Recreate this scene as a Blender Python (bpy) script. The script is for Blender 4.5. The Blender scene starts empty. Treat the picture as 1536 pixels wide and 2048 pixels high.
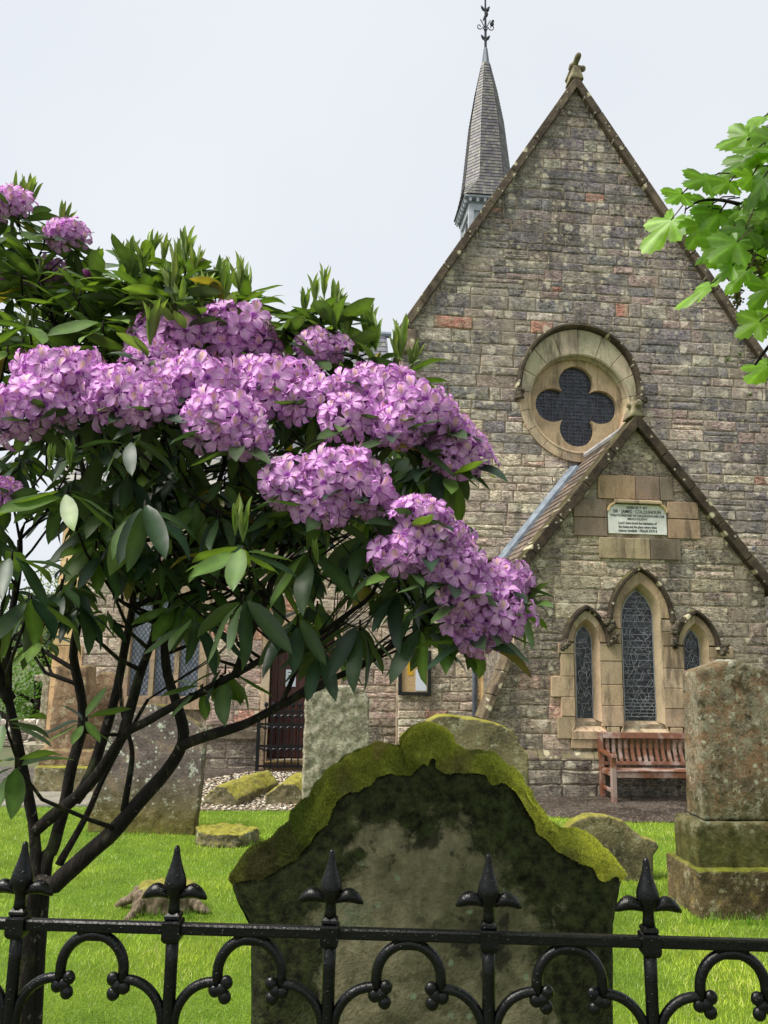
import bpy, bmesh, math, random
import numpy as np
from mathutils import Vector, Matrix, Euler, noise
from mathutils.geometry import tessellate_polygon

rad = math.radians
random.seed(7)
rng = np.random.default_rng(7)
SC = bpy.context.scene
COL = SC.collection

# ------------------------------------------------------------------ camera, sky, sun, exposure
FPX = 1600.0                      # focal length in pixels of a 1536 x 2048 frame
CAM_Z = 2.0
PITCH, ROLL = rad(10.0), rad(1.0)
cam_d = bpy.data.cameras.new('camera')
cam = bpy.data.objects.new('camera', cam_d)
COL.objects.link(cam)
cam_d.sensor_fit = 'VERTICAL'
cam_d.sensor_height = 36.0
cam_d.lens = 36.0 * FPX / 2048.0
cam_d.clip_start = 0.05
cam_d.clip_end = 3000
CAM_R = Matrix.Rotation(math.pi / 2 + PITCH, 3, 'X') @ Matrix.Rotation(ROLL, 3, 'Z')
CAM_P = Vector((0, 0, CAM_Z))
cam.matrix_world = Matrix.Translation(CAM_P) @ CAM_R.to_4x4()
SC.camera = cam

SUN_EL, SUN_AZ = rad(56), rad(-114)    # azimuth from +Y towards +X: the light comes from the left and a little behind the viewer
world = bpy.data.worlds.new('World')
SC.world = world
world.use_nodes = True
nt = world.node_tree
bg = nt.nodes['Background']
sky = nt.nodes.new('ShaderNodeTexSky')
sky.sky_type = 'NISHITA'
sky.sun_disc = False
sky.sun_elevation = SUN_EL
sky.sun_rotation = SUN_AZ
sky.dust_density = 4.0
wn = nt.nodes.new('ShaderNodeTexNoise')
wn.inputs['Scale'].default_value = 2.2
wn.inputs['Detail'].default_value = 3.0
wr = nt.nodes.new('ShaderNodeValToRGB')
wr.color_ramp.elements[0].position = 0.3
wr.color_ramp.elements[0].color = (2.84, 2.98, 3.18, 1)
wr.color_ramp.elements[1].position = 0.7
wr.color_ramp.elements[1].color = (3.08, 3.18, 3.33, 1)
wm = nt.nodes.new('ShaderNodeMix')
wm.data_type = 'RGBA'
wm.inputs[0].default_value = 0.95       # overcast: the cloud layer covers nearly all of the blue
tc = nt.nodes.new('ShaderNodeTexCoord')
nt.links.new(tc.outputs['Generated'], wn.inputs['Vector'])
nt.links.new(wn.outputs['Fac'], wr.inputs['Fac'])
nt.links.new(sky.outputs['Color'], wm.inputs[6])
nt.links.new(wr.outputs['Color'], wm.inputs[7])
nt.links.new(wm.outputs[2], bg.inputs['Color'])
bg.inputs['Strength'].default_value = 0.1

sun_d = bpy.data.lights.new('sun', 'SUN')
sun_d.energy = 2.0
sun_d.angle = rad(28)
sun_d.color = (1.0, 0.95, 0.87)
sun = bpy.data.objects.new('sun', sun_d)
COL.objects.link(sun)
SUN_DIR = Vector((math.sin(SUN_AZ) * math.cos(SUN_EL), math.cos(SUN_AZ) * math.cos(SUN_EL), math.sin(SUN_EL)))
sun.rotation_euler = SUN_DIR.to_track_quat('Z', 'Y').to_euler()
sun.location = (0, 0, 30)

SC.view_settings.view_transform = 'Standard'
SC.view_settings.look = 'None'
SC.view_settings.exposure = 1.5
SC.view_settings.gamma = 1.0
SC.view_settings.use_curve_mapping = False
SC.render.engine = 'CYCLES'
SC.cycles.max_bounces = 8
SC.cycles.diffuse_bounces = 3
SC.cycles.glossy_bounces = 3
SC.cycles.transmission_bounces = 5
SC.cycles.transparent_max_bounces = 8
SC.cycles.use_denoising = True

# ------------------------------------------------------------------ measuring helpers
def ray(x, y):
    return CAM_R @ Vector(((x - 768) / FPX, (1024 - y) / FPX, -1))
def at(x, y, Y):
    d = ray(x, y)
    return CAM_P + d * (Y / d.y)
def ground(x, y, z=0.0):
    d = ray(x, y)
    return CAM_P + d * ((z - CAM_Z) / d.z)
CAM_RT = CAM_R.transposed()
def proj(p):
    c = CAM_RT @ (Vector(p) - CAM_P)
    if c.z > -0.01: return None
    return (768 + FPX * c.x / -c.z, 1024 - FPX * c.y / -c.z, -c.z)
PSI = rad(5.5)                         # the church front is turned a little away on its right
CH_O = Vector((3.8555, 12.3571, 0))
CH_U = Vector((math.cos(PSI), math.sin(PSI), 0))
CH_V = Vector((-math.sin(PSI), math.cos(PSI), 0))
def chw(u, v, z): return CH_O + CH_U * u + CH_V * v + Vector((0, 0, z))
def chl(x, y, dv):                     # point of the picture on a plane parallel to the church front, in church coordinates
    d = ray(x, y)
    t = ((CH_O + CH_V * dv - CAM_P).dot(CH_V)) / d.dot(CH_V)
    p = CAM_P + d * t
    q = p - CH_O
    return q.dot(CH_U), p.z
def inpoly(x, y, P):
    r = False
    j = len(P) - 1
    for i in range(len(P)):
        if (P[i][1] > y) != (P[j][1] > y) and x < (P[j][0] - P[i][0]) * (y - P[i][1]) / (P[j][1] - P[i][1]) + P[i][0]:
            r = not r
        j = i
    return r
U = random.uniform
def srgb(r, g, b):
    return tuple(((c / 255) / 12.92 if c / 255 <= 0.04045 else ((c / 255 + 0.055) / 1.055) ** 2.4) for c in (r, g, b))

# ------------------------------------------------------------------ mesh builder
class MB:
    def __init__(s, col=(1, 1, 1)):
        s.v = []; s.f = []; s.c = []; s.col = col
    def add(s, vs, fs, col=None):
        n = len(s.v)
        s.v.extend([tuple(p) for p in vs])
        s.f.extend([tuple(i + n for i in f) for f in fs])
        s.c.extend([(col or s.col)] * len(vs))
        return s
    def box(s, x0, x1, y0, y1, z0, z1, col=None):
        return s.add([(x0, y0, z0), (x1, y0, z0), (x1, y1, z0), (x0, y1, z0), (x0, y0, z1), (x1, y0, z1), (x1, y1, z1), (x0, y1, z1)],
              [(0, 3, 2, 1), (4, 5, 6, 7), (0, 1, 5, 4), (1, 2, 6, 5), (2, 3, 7, 6), (3, 0, 4, 7)], col)
    def obox(s, c, ax, ay, az, col=None):       # oriented box: centre and three half-axis vectors
        c, ax, ay, az = map(Vector, (c, ax, ay, az))
        vs = [c + ax * i + ay * j + az * k for k in (-1, 1) for j in (-1, 1) for i in (-1, 1)]
        return s.add(vs, [(0, 2, 3, 1), (4, 5, 7, 6), (0, 1, 5, 4), (1, 3, 7, 5), (3, 2, 6, 7), (2, 0, 4, 6)], col)
    def prism(s, poly, d0, d1, fn=None, holes=(), col=None, back=True):   # polygon (a, b) pushed from depth d0 to d1; fn(a, d, b) -> xyz
        fn = fn or (lambda a, d, b: (a, d, b))
        loops = [list(poly)] + [list(h) for h in holes]
        allp = [p for l in loops for p in l]
        n = len(allp)
        vs = [fn(a, d0, b) for a, b in allp] + [fn(a, d1, b) for a, b in allp]
        fs = []
        if len(loops) == 1 and n <= 4:
            tris = [tuple(range(n))]
        else:
            tris = tessellate_polygon([[Vector((a, b, 0)) for a, b in l] for l in loops])
        for t in tris:
            fs.append(tuple(t))
            if back: fs.append(tuple(i + n for i in reversed(t)))
        k = 0
        for l in loops:
            m = len(l)
            for i in range(m):
                j = (i + 1) % m
                fs.append((k + i, k + i + n, k + j + n, k + j))
            k += m
        return s.add(vs, fs, col)
    def tube(s, pts, r, n=8, col=None, closed=False, flat=1.0):
        pts = [Vector(p) for p in pts]
        m = len(pts)
        rs = r if isinstance(r, (list, tuple)) else [r] * m
        vs = []; fs = []
        up = None
        for i, p in enumerate(pts):
            if closed: t = pts[(i + 1) % m] - pts[i - 1]
            else: t = pts[min(i + 1, m - 1)] - pts[max(i - 1, 0)]
            if t.length < 1e-9: t = Vector((0, 0, 1))
            t.normalize()
            if up is None:
                up = t.orthogonal().normalized()
            up = (up - t * up.dot(t))
            if up.length < 1e-6: up = t.orthogonal()
            up.normalize()
            b = t.cross(up)
            for k in range(n):
                a = 2 * math.pi * k / n
                vs.append(p + (up * math.cos(a) + b * math.sin(a) * flat) * rs[i])
        for i in range(m if closed else m - 1):
            j = (i + 1) % m
            for k in range(n):
                fs.append((i * n + k, i * n + (k + 1) % n, j * n + (k + 1) % n, j * n + k))
        if not closed:
            fs.append(tuple(reversed(range(n))))
            fs.append(tuple((m - 1) * n + k for k in range(n)))
        return s.add(vs, fs, col)
    def lathe(s, prof, c=(0, 0, 0), n=12, col=None, fn=None):   # profile (r, z) turned about z
        vs = []; fs = []
        for r, z in prof:
            for k in range(n):
                a = 2 * math.pi * k / n
                p = (r * math.cos(a), r * math.sin(a), z)
                vs.append(fn(*p) if fn else (c[0] + p[0], c[1] + p[1], c[2] + p[2]))
        for i in range(len(prof) - 1):
            for k in range(n):
                fs.append((i * n + k, i * n + (k + 1) % n, (i + 1) * n + (k + 1) % n, (i + 1) * n + k))
        fs.append(tuple(reversed(range(n))))
        fs.append(tuple((len(prof) - 1) * n + k for k in range(n)))
        return s.add(vs, fs, col)
    def ball(s, c, r, n=8, m=6, col=None, sq=(1, 1, 1), jit=0.0):
        vs = [(c[0], c[1], c[2] - r * sq[2])]
        for i in range(1, m):
            th = math.pi * i / m
            for k in range(n):
                a = 2 * math.pi * k / n
                q = r * (1 + U(-jit, jit))
                vs.append((c[0] + q * sq[0] * math.sin(th) * math.cos(a), c[1] + q * sq[1] * math.sin(th) * math.sin(a), c[2] - q * sq[2] * math.cos(th)))
        vs.append((c[0], c[1], c[2] + r * sq[2]))
        fs = []
        for k in range(n): fs.append((0, 1 + (k + 1) % n, 1 + k))
        for i in range(m - 2):
            for k in range(n):
                a = 1 + i * n
                fs.append((a + k, a + (k + 1) % n, a + n + (k + 1) % n, a + n + k))
        e = len(vs) - 1
        a = 1 + (m - 2) * n
        for k in range(n): fs.append((a + k, a + (k + 1) % n, e))
        return s.add(vs, fs, col)
    def build(s, name, mat, parent=None, smooth=False, kind=None, label=None):
        me = bpy.data.meshes.new(name)
        me.from_pydata(s.v, [], s.f)
        ca = me.color_attributes.new('Col', 'FLOAT_COLOR', 'POINT')
        a = np.ones((len(s.v), 4), dtype=np.float32)
        a[:, :3] = np.array(s.c, dtype=np.float32).reshape(-1, 3)
        ca.data.foreach_set('color', a.ravel())
        me.materials.append(MAT[mat])
        if smooth: me.shade_smooth()
        return link(name, me, parent, kind, label)

def link(name, me, parent=None, kind=None, label=None):
    o = bpy.data.objects.new(name, me)
    COL.objects.link(o)
    if parent is not None: attach(o, parent)
    if kind: o['kind'] = kind
    if label: o['label'] = label
    return o
def attach(o, parent):
    o.parent = parent
    if parent.get('_w'):               # world-space things: keep the child's own coordinates in world space
        o.matrix_parent_inverse = Matrix.Translation(-parent.location)
def np_mesh(name, V, F, mat, col=None, smooth=False):
    V = np.asarray(V, dtype=np.float32); F = np.asarray(F, dtype=np.int32)
    k = F.shape[1]
    me = bpy.data.meshes.new(name)
    me.vertices.add(len(V)); me.vertices.foreach_set('co', V.ravel())
    me.loops.add(F.size); me.loops.foreach_set('vertex_index', F.ravel())
    me.polygons.add(len(F)); me.polygons.foreach_set('loop_start', np.arange(0, F.size, k, dtype=np.int32))
    me.update(calc_edges=True)
    if col is not None:
        ca = me.color_attributes.new('Col', 'FLOAT_COLOR', 'POINT')
        a = np.ones((len(V), 4), dtype=np.float32); a[:, :3] = col
        ca.data.foreach_set('color', a.ravel())
    me.materials.append(MAT[mat])
    if smooth: me.shade_smooth()
    return me
def thing(name, label, cat, loc=(0, 0, 0), group=None, world_space=True):
    o = bpy.data.objects.new(name, None)
    COL.objects.link(o)
    o.location = loc
    o.empty_display_size = 0.2
    o['label'] = label; o['category'] = cat
    if group: o['group'] = group
    if world_space: o['_w'] = 1
    return o
def tag(o, label, cat, group=None):
    o['label'] = label; o['category'] = cat
    if group: o['group'] = group
    return o
def mod_bevel(o, w, seg=2):
    m = o.modifiers.new('bevel', 'BEVEL'); m.width = w; m.segments = seg; m.limit_method = 'ANGLE'; m.angle_limit = rad(35)
    return o
_tex = {}
def weather(o, voxel=0.02, amp=0.01, size=0.15, smooth=2, amp2=0.0, size2=0.03):
    m = o.modifiers.new('remesh', 'REMESH'); m.mode = 'VOXEL'; m.voxel_size = voxel; m.use_smooth_shade = True
    if smooth:
        m = o.modifiers.new('smooth', 'SMOOTH'); m.iterations = smooth; m.factor = 0.5
    for a, sz in ((amp, size), (amp2, size2)):
        if a:
            if sz not in _tex:
                t = bpy.data.textures.new('rough', 'CLOUDS'); t.noise_scale = sz; t.noise_depth = 4; _tex[sz] = t
            m = o.modifiers.new('displace', 'DISPLACE'); m.texture = _tex[sz]; m.texture_coords = 'LOCAL'
            m.strength = a; m.mid_level = 0.5
    return o

# ------------------------------------------------------------------ materials
MAT = {}
class NT:
    def __init__(s, name):
        s.m = bpy.data.materials.new(name); s.m.use_nodes = True
        s.t = s.m.node_tree; s.b = s.t.nodes['Principled BSDF']; s.out = s.t.nodes['Material Output']
        MAT[name] = s.m
        s.pos = s.t.nodes.new('ShaderNodeNewGeometry').outputs['Position']
    def n(s, typ, **kw):
        x = s.t.nodes.new(typ)
        for k, v in kw.items(): setattr(x, k, v)
        return x
    def l(s, a, b): s.t.links.new(a, b)
    def val(s, sock, v):
        if hasattr(v, 'is_linked') or isinstance(v, bpy.types.NodeSocket): s.l(v, sock)
        else: sock.default_value = v
    def mapped(s, scale):
        x = s.n('ShaderNodeMapping'); x.inputs['Scale'].default_value = scale; s.l(s.pos, x.inputs['Vector']); return x.outputs[0]
    def noise(s, scale, detail=4, rough=0.6, vec=None, dist=0.0):
        x = s.n('ShaderNodeTexNoise'); x.inputs['Scale'].default_value = scale; x.inputs['Detail'].default_value = detail
        x.inputs['Roughness'].default_value = rough; x.inputs['Distortion'].default_value = dist
        s.l(vec or s.pos, x.inputs['Vector']); return x.outputs['Fac']
    def vor(s, scale, vec=None, feature='F1', rnd=1.0):
        x = s.n('ShaderNodeTexVoronoi', feature=feature); x.inputs['Scale'].default_value = scale
        x.inputs['Randomness'].default_value = rnd
        s.l(vec or s.pos, x.inputs['Vector']); return x
    def ramp(s, fac, stops, mode='LINEAR'):
        x = s.n('ShaderNodeValToRGB'); x.color_ramp.interpolation = mode
        e = x.color_ramp.elements
        while len(e) < len(stops): e.new(0.5)
        for i, (p, c) in enumerate(stops):
            e[i].position = p; e[i].color = (c, c, c, 1) if isinstance(c, (int, float)) else (*c, 1)
        s.l(fac, x.inputs[0]); return x.outputs[0]
    def math(s, op, a, b=0.0):
        x = s.n('ShaderNodeMath', operation=op); s.val(x.inputs[0], a); s.val(x.inputs[1], b); return x.outputs[0]
    def mix(s, fac, a, b, blend='MIX'):
        x = s.n('ShaderNodeMix', data_type='RGBA', blend_type=blend)
        s.val(x.inputs[0], fac)
        for i, v in ((6, a), (7, b)):
            if isinstance(v, tuple): x.inputs[i].default_value = (*v[:3], 1)
            else: s.l(v, x.inputs[i])
        return x.outputs[2]
    def attr(s):
        x = s.n('ShaderNodeAttribute'); x.attribute_name = 'Col'; return x.outputs['Color']
    def upness(s, lo=0.2, hi=0.8):
        g = s.n('ShaderNodeNewGeometry'); q = s.n('ShaderNodeSeparateXYZ'); s.l(g.outputs['Normal'], q.inputs[0])
        return s.ramp(q.outputs['Z'], [(lo, 0.0), (hi, 1.0)])
    def sepz(s):
        q = s.n('ShaderNodeSeparateXYZ'); s.l(s.pos, q.inputs[0]); return q.outputs['Z']
    def bump(s, h, strength=0.5, dist=0.02, prev=None):
        x = s.n('ShaderNodeBump'); x.inputs['Strength'].default_value = strength; x.inputs['Distance'].default_value = dist
        s.l(h, x.inputs['Height'])
        if prev: s.l(prev, x.inputs['Normal'])
        return x.outputs[0]
    def done(s, col=None, rough=0.8, normal=None, spec=None, metal=None):
        if col is not None:
            if isinstance(col, tuple): s.b.inputs['Base Color'].default_value = (*col[:3], 1)
            else: s.l(col, s.b.inputs['Base Color'])
        s.val(s.b.inputs['Roughness'], rough)
        if normal is not None: s.l(normal, s.b.inputs['Normal'])
        if spec is not None: s.b.inputs['Specular IOR Level'].default_value = spec
        if metal is not None: s.b.inputs['Metallic'].default_value = metal
        return s
    def translucent(s, col, fac):
        t = s.n('ShaderNodeBsdfTranslucent')
        if isinstance(col, tuple): t.inputs['Color'].default_value = (*col, 1)
        else: s.l(col, t.inputs['Color'])
        x = s.n('ShaderNodeMixShader'); x.inputs[0].default_value = fac
        s.l(s.b.outputs[0], x.inputs[1]); s.l(t.outputs[0], x.inputs[2]); s.l(x.outputs[0], s.out.inputs['Surface'])

def spots(N, scale, lo, hi, prob=0.5, vec=None, plane='xz'):          # scattered round growths: a mask of some of the voronoi cells
    sp_ = N.n('ShaderNodeSeparateXYZ'); N.l(N.pos, sp_.inputs[0])
    cb = N.n('ShaderNodeCombineXYZ'); N.l(sp_.outputs['X'], cb.inputs[0]); N.l(sp_.outputs['Z' if plane == 'xz' else 'Y'], cb.inputs[1])
    v = N.vor(scale, cb.outputs[0]); v.voronoi_dimensions = '2D'
    w = N.noise(scale * 3.5, 3)
    d = N.math('ADD', v.outputs['Distance'], N.math('MULTIPLY', N.math('SUBTRACT', w, 0.5), 0.28))
    m = N.ramp(d, [(lo, 1.0), (hi, 0.0)])
    q = N.n('ShaderNodeSeparateColor'); N.l(v.outputs['Color'], q.inputs[0])
    k = N.math('LESS_THAN', q.outputs[0], prob)
    return N.math('MULTIPLY', m, k)

def make_materials():
    # rock-faced wall stone: colour of each block from its own attribute
    N = NT('wall_stone')
    a = N.attr()
    st = N.mapped((1.0, 1.0, 2.6))
    n1 = N.noise(5, 6, 0.75, st)
    n2 = N.noise(17, 5, 0.8, st, 0.8)
    c = N.mix(1.0, a, N.ramp(n1, [(0.34, 0.48), (0.5, 1.0), (0.66, 1.6)]), 'MULTIPLY')
    c = N.mix(N.ramp(N.noise(2.6, 5, 0.7), [(0.5, 0.0), (0.62, 0.5)]), c, srgb(142, 134, 124))
    c = N.mix(1.0, c, N.ramp(n2, [(0.38, 0.22), (0.5, 0.95), (0.60, 1.9)]), 'MULTIPLY')
    stk = N.noise(1.3, 5, 0.65, N.mapped((1.6, 1.6, 0.35)))
    c = N.mix(N.ramp(stk, [(0.5, 0.0), (0.66, 0.55)]), c, srgb(168, 158, 138))
    c = N.mix(N.ramp(stk, [(0.34, 0.7), (0.46, 0.0)]), c, srgb(72, 69, 67))
    lm = N.math('MULTIPLY', N.ramp(N.noise(1.6, 3), [(0.38, 0.15), (0.6, 1.0)]), N.ramp(N.noise(14, 5, 0.75), [(0.50, 0.0), (0.60, 0.7)]))
    c = N.mix(lm, c, srgb(190, 178, 152))
    s1 = spots(N, 2.6, 0.16, 0.24, 0.30)
    c = N.mix(N.math('MULTIPLY', s1, N.ramp(n2, [(0.38, 0.1), (0.56, 0.95)])), c, srgb(222, 212, 190))
    s2 = spots(N, 5.5, 0.16, 0.26, 0.22)
    c = N.mix(N.math('MULTIPLY', s2, 0.75), c, srgb(204, 196, 172))
    nb = N.bump(n2, 0.7, 0.03)
    nb = N.bump(n1, 0.35, 0.05, nb)
    N.done(c, 0.9, nb, 0.2)
    N = NT('mortar')
    n1 = N.noise(5, 4); n2 = N.noise(40, 3)
    c = N.ramp(n1, [(0.3, srgb(112, 98, 82)), (0.52, srgb(158, 142, 120)), (0.72, srgb(208, 198, 178))])
    c = N.mix(1.0, c, N.ramp(n2, [(0.3, 0.6), (0.7, 1.25)]), 'MULTIPLY')
    N.done(c, 0.95, N.bump(n2, 0.6, 0.01), 0.1)
    # dressed sandstone
    N = NT('sandstone')
    a = N.attr()
    st = N.mapped((5.0, 5.0, 0.9))
    n1 = N.noise(1.6, 5, 0.65); n2 = N.noise(45, 4, 0.7); n3 = N.noise(1.5, 4, 0.7, st)
    c = N.mix(1.0, a, N.ramp(n1, [(0.28, 0.55), (0.5, 1.0), (0.75, 1.25)]), 'MULTIPLY')
    c = N.mix(1.0, c, N.ramp(n2, [(0.3, 0.78), (0.7, 1.18)]), 'MULTIPLY')
    c = N.mix(N.ramp(n3, [(0.50, 0.0), (0.68, 0.75)]), c, srgb(84, 76, 64))
    c = N.mix(N.ramp(N.noise(4.5, 4, 0.7), [(0.60, 0.0), (0.72, 0.35)]), c, srgb(176, 140, 104))
    nb = N.bump(n2, 0.5, 0.012); nb = N.bump(n1, 0.3, 0.03, nb)
    N.done(c, 0.88, nb, 0.2)
    # weathered coping and hood stone
    N = NT('coping_stone')
    n1 = N.noise(3.5, 6, 0.7); n2 = N.noise(38, 4, 0.7)
    c = N.mix(1.0, N.attr(), N.ramp(n1, [(0.3, srgb(92, 82, 76)), (0.5, srgb(150, 138, 122)), (0.7, srgb(196, 184, 158))]), 'MULTIPLY')
    c = N.mix(1.0, c, N.ramp(n2, [(0.3, 0.6), (0.7, 1.3)]), 'MULTIPLY')
    c = N.mix(N.math('MULTIPLY', spots(N, 4.5, 0.13, 0.24, 0.16), 0.8), c, srgb(212, 204, 172))
    c = N.mix(N.math('MULTIPLY', spots(N, 14, 0.2, 0.3, 0.12), 0.7), c, srgb(195, 190, 166))
    c = N.mix(N.math('MULTIPLY', N.upness(0.3, 0.9), N.ramp(N.noise(7, 4), [(0.45, 0.0), (0.6, 0.6)])), c, srgb(110, 112, 50))
    N.done(c, 0.9, N.bump(n2, 0.8, 0.02), 0.2)
    N = NT('coping_plain')
    n1 = N.noise(6, 6, 0.7); n2 = N.noise(38, 4, 0.7)
    c = N.ramp(n1, [(0.3, srgb(84, 78, 62)), (0.5, srgb(128, 120, 96)), (0.7, srgb(170, 164, 130))])
    N.done(c, 0.9, N.bump(n2, 0.8, 0.02), 0.2)
    N = NT('carved_stone')
    n1 = N.noise(20, 5, 0.7)
    N.done(N.ramp(n1, [(0.3, srgb(44, 40, 36)), (0.55, srgb(92, 84, 72)), (0.75, srgb(150, 140, 118))]), 0.9, N.bump(n1, 0.8, 0.03), 0.2)
    N = NT('slate')
    n1 = N.noise(6, 5, 0.7); n2 = N.noise(50, 3)
    c = N.mix(1.0, N.attr(), N.ramp(n1, [(0.3, 0.65), (0.7, 1.3)]), 'MULTIPLY')
    c = N.mix(N.ramp(N.noise(1.4, 5, 0.7), [(0.52, 0.0), (0.68, 0.4)]), c, srgb(112, 120, 100))
    N.done(c, 0.55, N.bump(n2, 0.4, 0.01), 0.5)
    N = NT('lead')
    n1 = N.noise(6, 5, 0.6)
    N.done(N.ramp(n1, [(0.3, srgb(104, 114, 126)), (0.7, srgb(150, 162, 176))]), 0.5, N.bump(n1, 0.2, 0.01), 0.5, 0.2)
    N = NT('painted_timber')
    n1 = N.noise(3, 5, 0.6)
    N.done(N.ramp(n1, [(0.3, srgb(150, 156, 162)), (0.7, srgb(186, 192, 198))]), 0.6, None, 0.3)
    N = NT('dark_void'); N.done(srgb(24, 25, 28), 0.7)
    N = NT('stained_glass')
    v = N.vor(9)
    q = N.n('ShaderNodeSeparateColor'); N.l(v.outputs['Color'], q.inputs[0])
    c = N.ramp(q.outputs[0], [(0.0, srgb(22, 22, 30)), (0.5, srgb(36, 36, 48)), (0.85, srgb(64, 66, 80)), (1.0, srgb(44, 52, 60))])
    N.done(c, 0.22, N.bump(N.noise(12, 2), 0.25, 0.02), 0.5)
    N = NT('lattice_glass')
    n1 = N.noise(3, 3)
    N.done(N.ramp(n1, [(0.3, srgb(120, 130, 150)), (0.7, srgb(176, 186, 204))]), 0.15, N.bump(N.noise(9, 2), 0.2, 0.02), 0.6)
    N = NT('leading'); N.done(N.ramp(N.noise(9, 3), [(0.3, srgb(120, 122, 130)), (0.7, srgb(176, 178, 188))]), 0.5, None, 0.5, 0.3)
    N = NT('leading_dark'); N.done(srgb(78, 82, 92), 0.5, None, 0.5, 0.2)
    N = NT('iron')
    n1 = N.noise(140, 4, 0.65); n2 = N.noise(9, 4)
    c = N.ramp(n2, [(0.3, srgb(6, 7, 8)), (0.7, srgb(11, 12, 13))])
    w = spots(N, 160, 0.2, 0.3, 0.16)
    nb = N.bump(n1, 0.35, 0.004); nb = N.bump(w, 0.5, 0.004, nb)
    N.done(c, N.ramp(N.noise(30, 3), [(0.3, 0.16), (0.7, 0.36)]), nb, 0.32)
    N = NT('distant_iron'); N.done(srgb(16, 19, 25), 0.4, None, 0.4)
    N = NT('bench_wood')
    st = N.mapped((3.0, 30.0, 30.0)); st2 = N.mapped((30.0, 30.0, 3.0))
    n1 = N.noise(3, 5, 0.7, st); n2 = N.noise(2.5, 4, 0.65)
    c = N.ramp(n1, [(0.3, srgb(82, 48, 33)), (0.6, srgb(122, 78, 54)), (0.8, srgb(152, 108, 80))])
    c = N.mix(N.ramp(n2, [(0.48, 0.0), (0.6, 0.7)]), c, srgb(168, 152, 144))
    N.done(c, N.ramp(n2, [(0.3, 0.28), (0.7, 0.6)]), N.bump(n1, 0.3, 0.005), 0.5)
    N = NT('door_wood')
    n1 = N.noise(3, 5, 0.7, N.mapped((20.0, 20.0, 2.0)))
    N.done(N.ramp(n1, [(0.3, srgb(50, 25, 23)), (0.7, srgb(86, 46, 41))]), 0.55, N.bump(n1, 0.3, 0.01))
    N = NT('black_paint'); N.done(srgb(26, 28, 30), 0.35)
    N = NT('pipe_paint'); N.done(N.ramp(N.noise(6, 3), [(0.3, srgb(82, 90, 102)), (0.7, srgb(112, 120, 132))]), 0.45)
    N = NT('cork'); N.done(N.ramp(N.noise(30, 4), [(0.3, srgb(176, 144, 100)), (0.7, srgb(216, 188, 144))]), 0.85)
    N = NT('paper'); N.done(N.ramp(N.noise(14, 3), [(0.3, srgb(206, 214, 230)), (0.7, srgb(226, 230, 240))]), 0.7)
    N = NT('yellow_paper'); N.done(srgb(216, 170, 40), 0.7)
    N = NT('print'); N.done(srgb(60, 62, 70), 0.8)
    N = NT('marble')
    n1 = N.noise(4, 5, 0.7)
    N.done(N.ramp(n1, [(0.3, srgb(206, 206, 196)), (0.6, srgb(236, 236, 230))]), 0.5, None, 0.4)
    N = NT('inscription'); N.done(srgb(58, 58, 62), 0.7)
    # ground
    N = NT('lawn_soil')
    n1 = N.noise(3, 5, 0.7); n2 = N.noise(60, 4, 0.7)
    c = N.mix(1.0, N.ramp(n1, [(0.3, (0.11, 0.20, 0.018)), (0.7, (0.20, 0.30, 0.03))]), N.ramp(n2, [(0.3, 0.5), (0.7, 1.4)]), 'MULTIPLY')
    N.done(c, 0.9, N.bump(n2, 1.0, 0.03), 0.15)
    N = NT('meadow'); N.done(N.ramp(N.noise(0.4, 5), [(0.3, (0.06, 0.075, 0.035)), (0.7, (0.10, 0.115, 0.05))]), 0.95)
    N = NT('grass_blade')
    c = N.mix(1.0, N.attr(), N.ramp(N.noise(1.1, 4, 0.65), [(0.3, 0.82), (0.7, 1.4)]), 'MULTIPLY')
    N.done(c, 0.45, None, 0.35)
    N.translucent(c, 0.35)
    N = NT('wet_path')
    n1 = N.noise(1.6, 5, 0.65); n2 = N.noise(90, 3)
    c = N.ramp(n1, [(0.3, srgb(44, 38, 34)), (0.7, srgb(76, 67, 60))])
    c = N.mix(N.math('MULTIPLY', spots(N, 22, 0.14, 0.22, 0.4, plane='xy'), 0.8), c, srgb(196, 184, 158))
    N.done(c, N.ramp(n1, [(0.35, 0.22), (0.65, 0.7)]), N.bump(n2, 0.5, 0.006), 0.5)
    N = NT('road'); N.done(N.ramp(N.noise(6, 4), [(0.3, srgb(120, 122, 128)), (0.7, srgb(156, 158, 164))]), 0.7)
    N = NT('gravel_bed'); n2 = N.noise(40, 4); N.done(N.ramp(n2, [(0.3, srgb(70, 62, 52)), (0.7, srgb(150, 140, 122))]), 0.9, N.bump(n2, 1.0, 0.02))
    N = NT('pebble'); N.done(N.mix(1.0, N.attr(), N.ramp(N.noise(30, 3), [(0.3, 0.75), (0.7, 1.2)]), 'MULTIPLY'), 0.7, None, 0.3)
    N = NT('hill'); N.done(N.ramp(N.noise(0.02, 5), [(0.3, (0.05, 0.08, 0.05)), (0.7, (0.09, 0.13, 0.06))]), 0.95)
    # headstones
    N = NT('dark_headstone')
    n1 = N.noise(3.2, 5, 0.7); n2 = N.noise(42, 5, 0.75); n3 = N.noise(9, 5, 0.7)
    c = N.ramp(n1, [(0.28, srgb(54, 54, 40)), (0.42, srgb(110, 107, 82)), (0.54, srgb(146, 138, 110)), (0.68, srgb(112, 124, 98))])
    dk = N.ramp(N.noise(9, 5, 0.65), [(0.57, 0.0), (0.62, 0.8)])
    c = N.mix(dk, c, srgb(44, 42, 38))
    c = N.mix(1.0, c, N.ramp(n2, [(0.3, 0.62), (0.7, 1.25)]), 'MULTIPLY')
    c = N.mix(N.math('MULTIPLY', spots(N, 26, 0.10, 0.2, 0.10), 0.75), c, srgb(140, 158, 128))
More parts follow.
